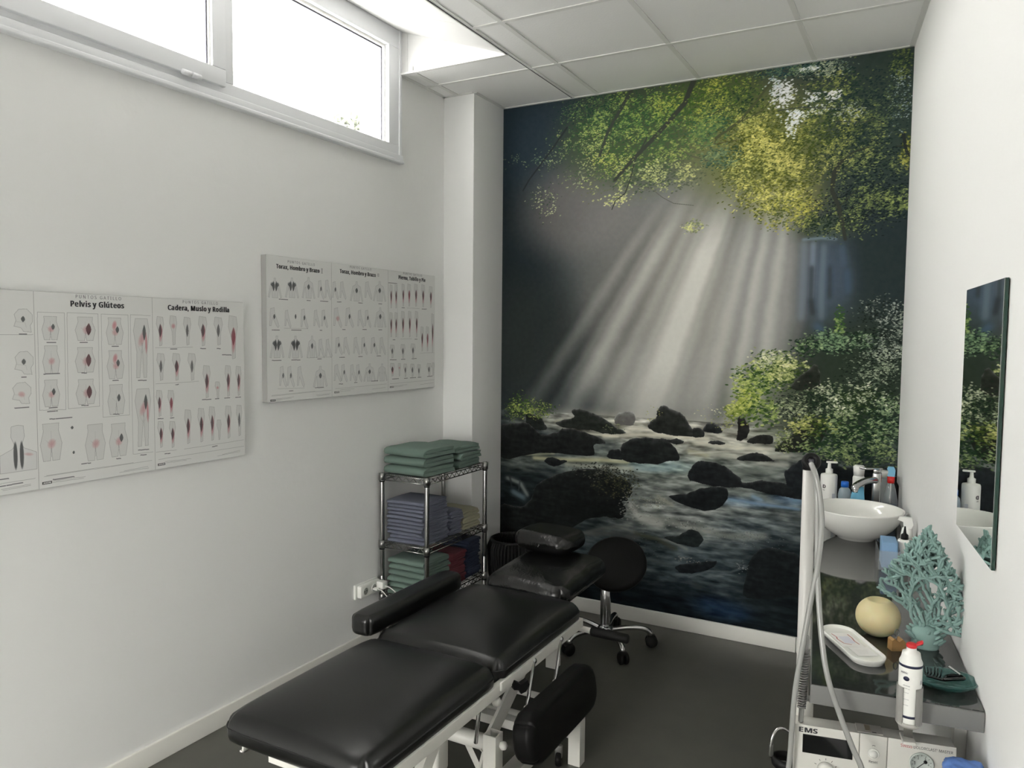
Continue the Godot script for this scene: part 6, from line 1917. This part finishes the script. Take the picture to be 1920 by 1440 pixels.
# ---------------------------------------------------------------- shockwave machine
func machine() -> void:
	var th := deg_to_rad(11.0)
	var t := thing("therapy_machine", "light grey shockwave therapy console with dial, gauge, pole and hoses", "medical device", Vector3(2.358, 0.0, 2.252), th)
	var shell := paint(Color(0.80, 0.795, 0.77), 0.4)
	var inv := t.transform.affine_inverse()
	var c := Node3D.new()
	c.name = "console"
	t.add_child(c)
	c.position = Vector3(0, 0.70, 0)
	# front in three plates with fine joints between
	for a in [[-0.003, 0.1492], [0.1508, 0.2132], [0.2148, 0.3665]]:
		part("front_plate", rbox(Vector3(a[1] - a[0], 0.255, 0.006), 0.0012, 2), shell, c, Vector3((a[0] + a[1]) / 2, -0.1275, -0.003))
	part("casing", rbox(Vector3(0.369, 0.252, 0.052), 0.004, 2), shell, c, Vector3(0.182, -0.1285, -0.032))
	var strip := part("top_inlay", box(Vector3(0.145, -0.002, -0.054), Vector3(0.205, 0.0006, -0.010)), paint(Color(0.72, 0.71, 0.69), 0.3), c)
	part("inlay_stripe", box(Vector3(0.165, 0.0006, -0.050), Vector3(0.178, 0.0010, -0.020)), paint(Color(0.62, 0.58, 0.50), 0.4), strip)
	part("inlay_mark", box(Vector3(0.180, 0.0006, -0.016), Vector3(0.190, 0.0010, -0.012)), M.ink, strip)
	part("screen", rbox(Vector3(0.119, 0.0485, 0.003), 0.001, 2), paint(Color(0.045, 0.05, 0.055), 0.12), c, Vector3(0.0755, -0.0475, 0.0004))
	var red := paint(Color(0.70, 0.20, 0.24), 0.5)
	var zf := 0.0004
	words("EMS", 0.044, M.ink, c, Vector3(0.028, -0.0125, zf), Basis.IDENTITY, "lettering", 0.72, "Droid Sans", true)
	words("SWISS", 0.0255, red, c, Vector3(0.2565, -0.0140, zf), Basis.IDENTITY, "lettering", 1.05)
	words("DOLORCLAST' MASTER", 0.0865, M.ink, c, Vector3(0.3155, -0.0142, zf), Basis.IDENTITY, "lettering", 1.05)
	words("Reset", 0.020, M.ink, c, Vector3(0.1825, -0.0685, zf), Basis.IDENTITY)
	var knob := part("dial", lathe([Vector2(0, 0), Vector2(0.020, 0), Vector2(0.0205, 0.008), Vector2(0.018, 0.012), Vector2(0, 0.012)], 32), shell, c, Vector3(0.073, -0.108, 0), Basis(Vector3.RIGHT, PI / 2))
	for k in 9:
		var a := -2.3 + 4.6 * k / 8.0
		part("tick", rod(Vector3(sin(a) * 0.024, 0.0002, -cos(a) * 0.024), Vector3(sin(a) * 0.029, 0.0002, -cos(a) * 0.029), 0.0006, 6), M.ink, knob)
	var btn := part("reset_button", lathe([Vector2(0, 0), Vector2(0.0135, 0), Vector2(0.0135, 0.002), Vector2(0.0115, 0.004), Vector2(0.0105, 0.002), Vector2(0.0100, 0.005), Vector2(0, 0.006)], 28), M.white, c, Vector3(0.183, -0.047, 0), Basis(Vector3.RIGHT, PI / 2))
	var arc := PackedVector3Array()
	for k in 9:
		var a := -1.2 + 2.4 * k / 8.0
		arc.append(Vector3(sin(a) * 0.0035, 0.0004, -0.0185 - cos(a) * 0.003))
	part("symbol", tube(arc, 0.0006, 6), M.ink, btn)
	var g := part("gauge", lathe([Vector2(0, 0), Vector2(0.027, 0), Vector2(0.0275, 0.004), Vector2(0.0255, 0.006), Vector2(0.0245, 0.003), Vector2(0, 0.003)], 40), paint(Color(0.74, 0.77, 0.75), 0.4), c, Vector3(0.291, -0.052, 0), Basis(Vector3.RIGHT, PI / 2))
	part("needle", bar(Vector3(-0.012, 0.0042, 0.014), Vector3(0.010, 0.0042, -0.008), 0.0016, 0.0006), M.ink, g)
	part("needle_hub", lathe([Vector2(0, 0.003), Vector2(0.004, 0.003), Vector2(0.004, 0.0055), Vector2(0, 0.0055)], 14), M.ink, g, Vector3(0.008, 0, -0.006))
	for k in 11:
		var a := -2.2 + 4.4 * k / 10.0
		part("gauge_tick", rod(Vector3(sin(a) * 0.019, 0.0034, -cos(a) * 0.019), Vector3(sin(a) * 0.0225, 0.0034, -cos(a) * 0.0225), 0.0005, 6), M.ink, g)
	for k in 4:
		var a := -1.6 + 3.2 * k / 3.0
		words(str(k + 1), 0.003, M.ink, g, Vector3(sin(a) * 0.015, 0.0034, -cos(a) * 0.015), Basis(Vector3.RIGHT, -PI / 2), "numeral")
	# trolley below, out of the picture
	part("trolley_body", rbox(Vector3(0.34, 0.40, 0.24), 0.012, 3), shell, t, Vector3(0.182, 0.244, -0.10))
	for p in [[0.02, 0.0], [0.345, 0.0], [0.02, -0.2], [0.345, -0.2]]:
		part("trolley_wheel", lathe([Vector2(0, -0.01), Vector2(0.02, -0.01), Vector2(0.0225, 0), Vector2(0.02, 0.01), Vector2(0, 0.01)], 20), M.rubber, t, Vector3(p[0], 0.0225, p[1]), Basis(Vector3.FORWARD, PI / 2))
	# pole with hook, hoses over it
	var pole := part("pole", lathe([Vector2(0, 0.44), Vector2(0.0165, 0.44), Vector2(0.0165, 1.352), Vector2(0, 1.352)], 28), paint(Color(0.76, 0.755, 0.74), 0.35), t, Vector3(0.016, 0, -0.078))
	part("pole_socket", rbox(Vector3(0.045, 0.30, 0.045), 0.005, 3), shell, t, Vector3(0.022, 0.585, -0.082))
	var hk := inv * Vector3(2.3665, 1.376, 2.205)
	var hook := part("hook", lathe([Vector2(0.010, -0.014), Vector2(0.020, -0.012), Vector2(0.0235, 0), Vector2(0.020, 0.012), Vector2(0.010, 0.014), Vector2(0.008, 0), Vector2(0.010, -0.014)], 28), M.black, t, hk, Basis.from_euler(Vector3(PI / 2 - 0.3, -0.1, 0)))
	part("hook_plug", lathe([Vector2(0, -0.006), Vector2(0.009, -0.006), Vector2(0.009, 0.008), Vector2(0, 0.010)], 16), paint(Color(0.35, 0.35, 0.37), 0.5), hook)
	part("pole_cap", lathe([Vector2(0, 1.350), Vector2(0.018, 1.350), Vector2(0.018, 1.362), Vector2(0, 1.368)], 24), M.black, pole)
	var hose := paint(Color(0.58, 0.58, 0.57), 0.2)
	hose.clearcoat_enabled = true
	hose.clearcoat = 0.5
	hose.clearcoat_roughness = 0.1
	var ha := []
	for p in [Vector3(2.368, 1.374, 2.222), Vector3(2.382, 1.348, 2.24), Vector3(2.394, 1.296, 2.245), Vector3(2.401, 1.222, 2.245), Vector3(2.395, 1.118, 2.245), Vector3(2.383, 1.033, 2.25), Vector3(2.369, 0.919, 2.26), Vector3(2.354, 0.789, 2.27), Vector3(2.348, 0.63, 2.275), Vector3(2.345, 0.572, 2.275), Vector3(2.35, 0.45, 2.27), Vector3(2.37, 0.36, 2.262)]:
		ha.append(inv * p)
	part("hose", tube(smooth_path(ha), 0.0068, 12), hose, t)
	var hb := []
	for p in [Vector3(2.366, 1.372, 2.195), Vector3(2.378, 1.33, 2.205), Vector3(2.386, 1.266, 2.215), Vector3(2.390, 1.161, 2.225), Vector3(2.396, 1.082, 2.245), Vector3(2.414, 0.95, 2.285), Vector3(2.434, 0.859, 2.305), Vector3(2.466, 0.772, 2.31), Vector3(2.496, 0.70, 2.31), Vector3(2.518, 0.652, 2.31), Vector3(2.525, 0.58, 2.30), Vector3(2.52, 0.50, 2.262), Vector3(2.515, 0.47, 2.225)]:
		hb.append(inv * p)
	part("hose", tube(smooth_path(hb), 0.0068, 12), hose, t)
	var hel := PackedVector3Array()
	var s0 := inv * Vector3(2.3725, 0.895, 2.236)
	var s1 := inv * Vector3(2.3665, 0.737, 2.236)
	for i in 24 * 12 + 1:
		var f := i / (24.0 * 12.0)
		var a := TAU * 24.0 * f
		hel.append(s0.lerp(s1, f) + Vector3(cos(a), 0, sin(a)) * 0.0095)
	part("strain_spring", tube(hel, 0.0021, 5), M.steel, t)
	part("inner_hose", rod(inv * Vector3(2.366, 0.70, 2.236), inv * Vector3(2.3735, 0.93, 2.236), 0.0065), hose, t)
	# handpiece holder on the left flank
	var hp := inv * Vector3(2.285, 0.60, 2.10)
	part("holder_arm", tube(smooth_path([hp + Vector3(-0.012, -0.07, 0.03), hp + Vector3(-0.012, -0.02, 0.03), hp + Vector3(0.004, 0.008, 0.02), hp + Vector3(0.03, 0.008, 0.02), hp + Vector3(0.06, -0.012, 0.03)]), 0.0038, 10), M.chrome, t)
	part("holder_ring", lathe([Vector2(0.024, -0.012), Vector2(0.034, -0.010), Vector2(0.036, 0.0), Vector2(0.034, 0.012), Vector2(0.026, 0.012), Vector2(0.024, -0.012)], 32), M.black, t, hp + Vector3(0.024, -0.075, 0.03))
	part("holder_clip", rbox(Vector3(0.012, 0.035, 0.012), 0.003, 2), M.steel, t, hp + Vector3(-0.012, -0.05, 0.03))
	part("holder_bar", rod(hp + Vector3(0.055, -0.072, 0.03), hp + Vector3(0.10, -0.074, 0.06), 0.006), M.steel, t)
	# gel bottle in its holder
	var at := Vector3(2.612, 0.768, 2.262)
	part("bottle_arm", bar(inv * Vector3(2.612, 0.704, 2.190), inv * Vector3(2.612, 0.767, 2.258), 0.02, 0.008), M.steel, t)
	part("bottle_shelf", rbox(Vector3(0.03, 0.008, 0.05), 0.002, 2), shell, t, inv * Vector3(2.612, 0.703, 2.20))
	var cup := part("bottle_holder", lathe([Vector2(0, 0), Vector2(0.024, 0), Vector2(0.0285, 0.006), Vector2(0.0285, 0.012), Vector2(0.0265, 0.012), Vector2(0.0255, 0.004), Vector2(0, 0.003)], 32), paint(Color(0.68, 0.67, 0.65), 0.4), t, inv * at)
	for w in [[-0.3, 1.25], [2.25, 3.6]]:
		var st := begin()
		for i in 10:
			var a0: float = lerpf(w[0], w[1], i / 10.0)
			var a1: float = lerpf(w[0], w[1], (i + 1) / 10.0)
			for side in [[0.0285, false], [0.0268, true]]:
				var p := func(a, y): return Vector3(cos(a) * side[0], y, -sin(a) * side[0] * -1.0)
				quad(st, p.call(a0, 0.008), p.call(a1, 0.008), p.call(a1, 0.098), p.call(a0, 0.098))
			quad(st, Vector3(cos(a0) * 0.0285, 0.098, sin(a0) * 0.0285), Vector3(cos(a1) * 0.0285, 0.098, sin(a1) * 0.0285), Vector3(cos(a1) * 0.0268, 0.098, sin(a1) * 0.0268), Vector3(cos(a0) * 0.0268, 0.098, sin(a0) * 0.0268))
		part("holder_wing", done(st), paint(Color(0.55, 0.545, 0.53), 0.4), cup)
	var b := thing("gel_bottle", "white gel bottle with dark bands and an open red cap in the machine's holder", "bottle", at + Vector3(0, 0.005, 0))
	part("body", lathe([Vector2(0, 0), Vector2(0.0245, 0), Vector2(0.0255, 0.004), Vector2(0.0255, 0.152), Vector2(0.022, 0.160), Vector2(0.0205, 0.168), Vector2(0.0195, 0.174), Vector2(0.0115, 0.177), Vector2(0.0105, 0.186), Vector2(0, 0.187)], 36), M.white, b)
	var navy := paint(Color(0.10, 0.12, 0.24), 0.5)
	for y in [[0.142, 0.148], [0.020, 0.026]]:
		part("band", lathe([Vector2(0.0255, y[0]), Vector2(0.0257, y[0]), Vector2(0.0257, y[1]), Vector2(0.0255, y[1])], 36), navy, b)
	var capm := paint(Color(0.80, 0.13, 0.17), 0.4)
	var cap := part("cap", lathe([Vector2(0, 0.186), Vector2(0.0115, 0.186), Vector2(0.0118, 0.193), Vector2(0.010, 0.195), Vector2(0, 0.195)], 20), capm, b)
	part("cap_flap", rbox(Vector3(0.016, 0.005, 0.018), 0.002, 2), capm, cap, Vector3(0.017, 0.198, -0.002), Basis(Vector3.FORWARD, -0.55))
	var face := Basis(Vector3.UP, -0.30)
	words("sonic", 0.017, navy, b, Vector3(-0.0125, 0.130, 0.0226), Basis(Vector3.UP, -0.5), "lettering", 1.0, "Droid Serif")
	part("emblem", lathe([Vector2(0, 0), Vector2(0.0055, 0), Vector2(0.0055, 0.0006), Vector2(0, 0.0006)], 20, Vector3(1.25, 1, 1)), navy, b, Vector3(-0.008, 0.116, 0.0243), face * Basis(Vector3.RIGHT, PI / 2))
	for k in 5:
		words(["ultraschall", "KONTAKT GEL", "CE 250 ml", "wasserlöslich", "hypoallergen"][k], [0.015, 0.016, 0.011, 0.013, 0.012][k], navy, b, Vector3(-0.0075, [0.099, 0.092, 0.082, 0.066, 0.052][k], 0.0245), face)
	words("A", 0.006, navy, b, Vector3(0.0225, 0.108, 0.0123), Basis(Vector3.UP, 1.07), "lettering", 1.6, "Droid Serif")
	# bin with a blue bag beside the machine
	var w := thing("waste_bin", "bin lined with a blue bag between the machine and the wall", "bin", Vector3(2.733, 0, 2.29))
	part("bin_body", lathe([Vector2(0, 0), Vector2(0.040, 0), Vector2(0.042, 0.01), Vector2(0.045, 0.69), Vector2(0.042, 0.69), Vector2(0.038, 0.02), Vector2(0, 0.018)], 28), paint(Color(0.6, 0.6, 0.6), 0.4), w)
	var nz := FastNoiseLite.new()
	nz.frequency = 12.0
	part("bag", rbox(Vector3(0.088, 0.05, 0.088), 0.023, 4, 8, func(p: Vector3): return p * (1.0 + 0.25 * nz.get_noise_3dv(p * 2.0))), paint(Color(0.36, 0.50, 0.76), 0.4), w, Vector3(0, 0.693, 0))

# ---------------------------------------------------------------- beyond the glass
func outside() -> void:
	var t := thing("street_tree", "faint tree crown outside, low in the right window pane", "tree", Vector3(-7.0, 0, -7.0))
	part("trunk", tube([Vector3(0, 0, 0), Vector3(0.05, 2.6, 0), Vector3(0, 5.3, 0)], [0.14, 0.11, 0.06], 10), paint(Color(0.30, 0.26, 0.22), 0.9), t)
	var rng := RandomNumberGenerator.new()
	rng.seed = 5
	var st := begin()
	for k in 700:
		var p := Vector3(rng.randfn() * 0.34, 5.42 + rng.randfn() * 0.16, rng.randfn() * 0.34)
		var d := Vector3(rng.randfn(), rng.randfn(), rng.randfn()).normalized()
		var s := d.cross(Vector3.UP).normalized() * 0.07
		quad(st, p, p + d * 0.07 + s, p + d * 0.19, p + d * 0.07 - s)
	part("crown", done(st), paint(Color(0.56, 0.58, 0.53), 0.8), t)
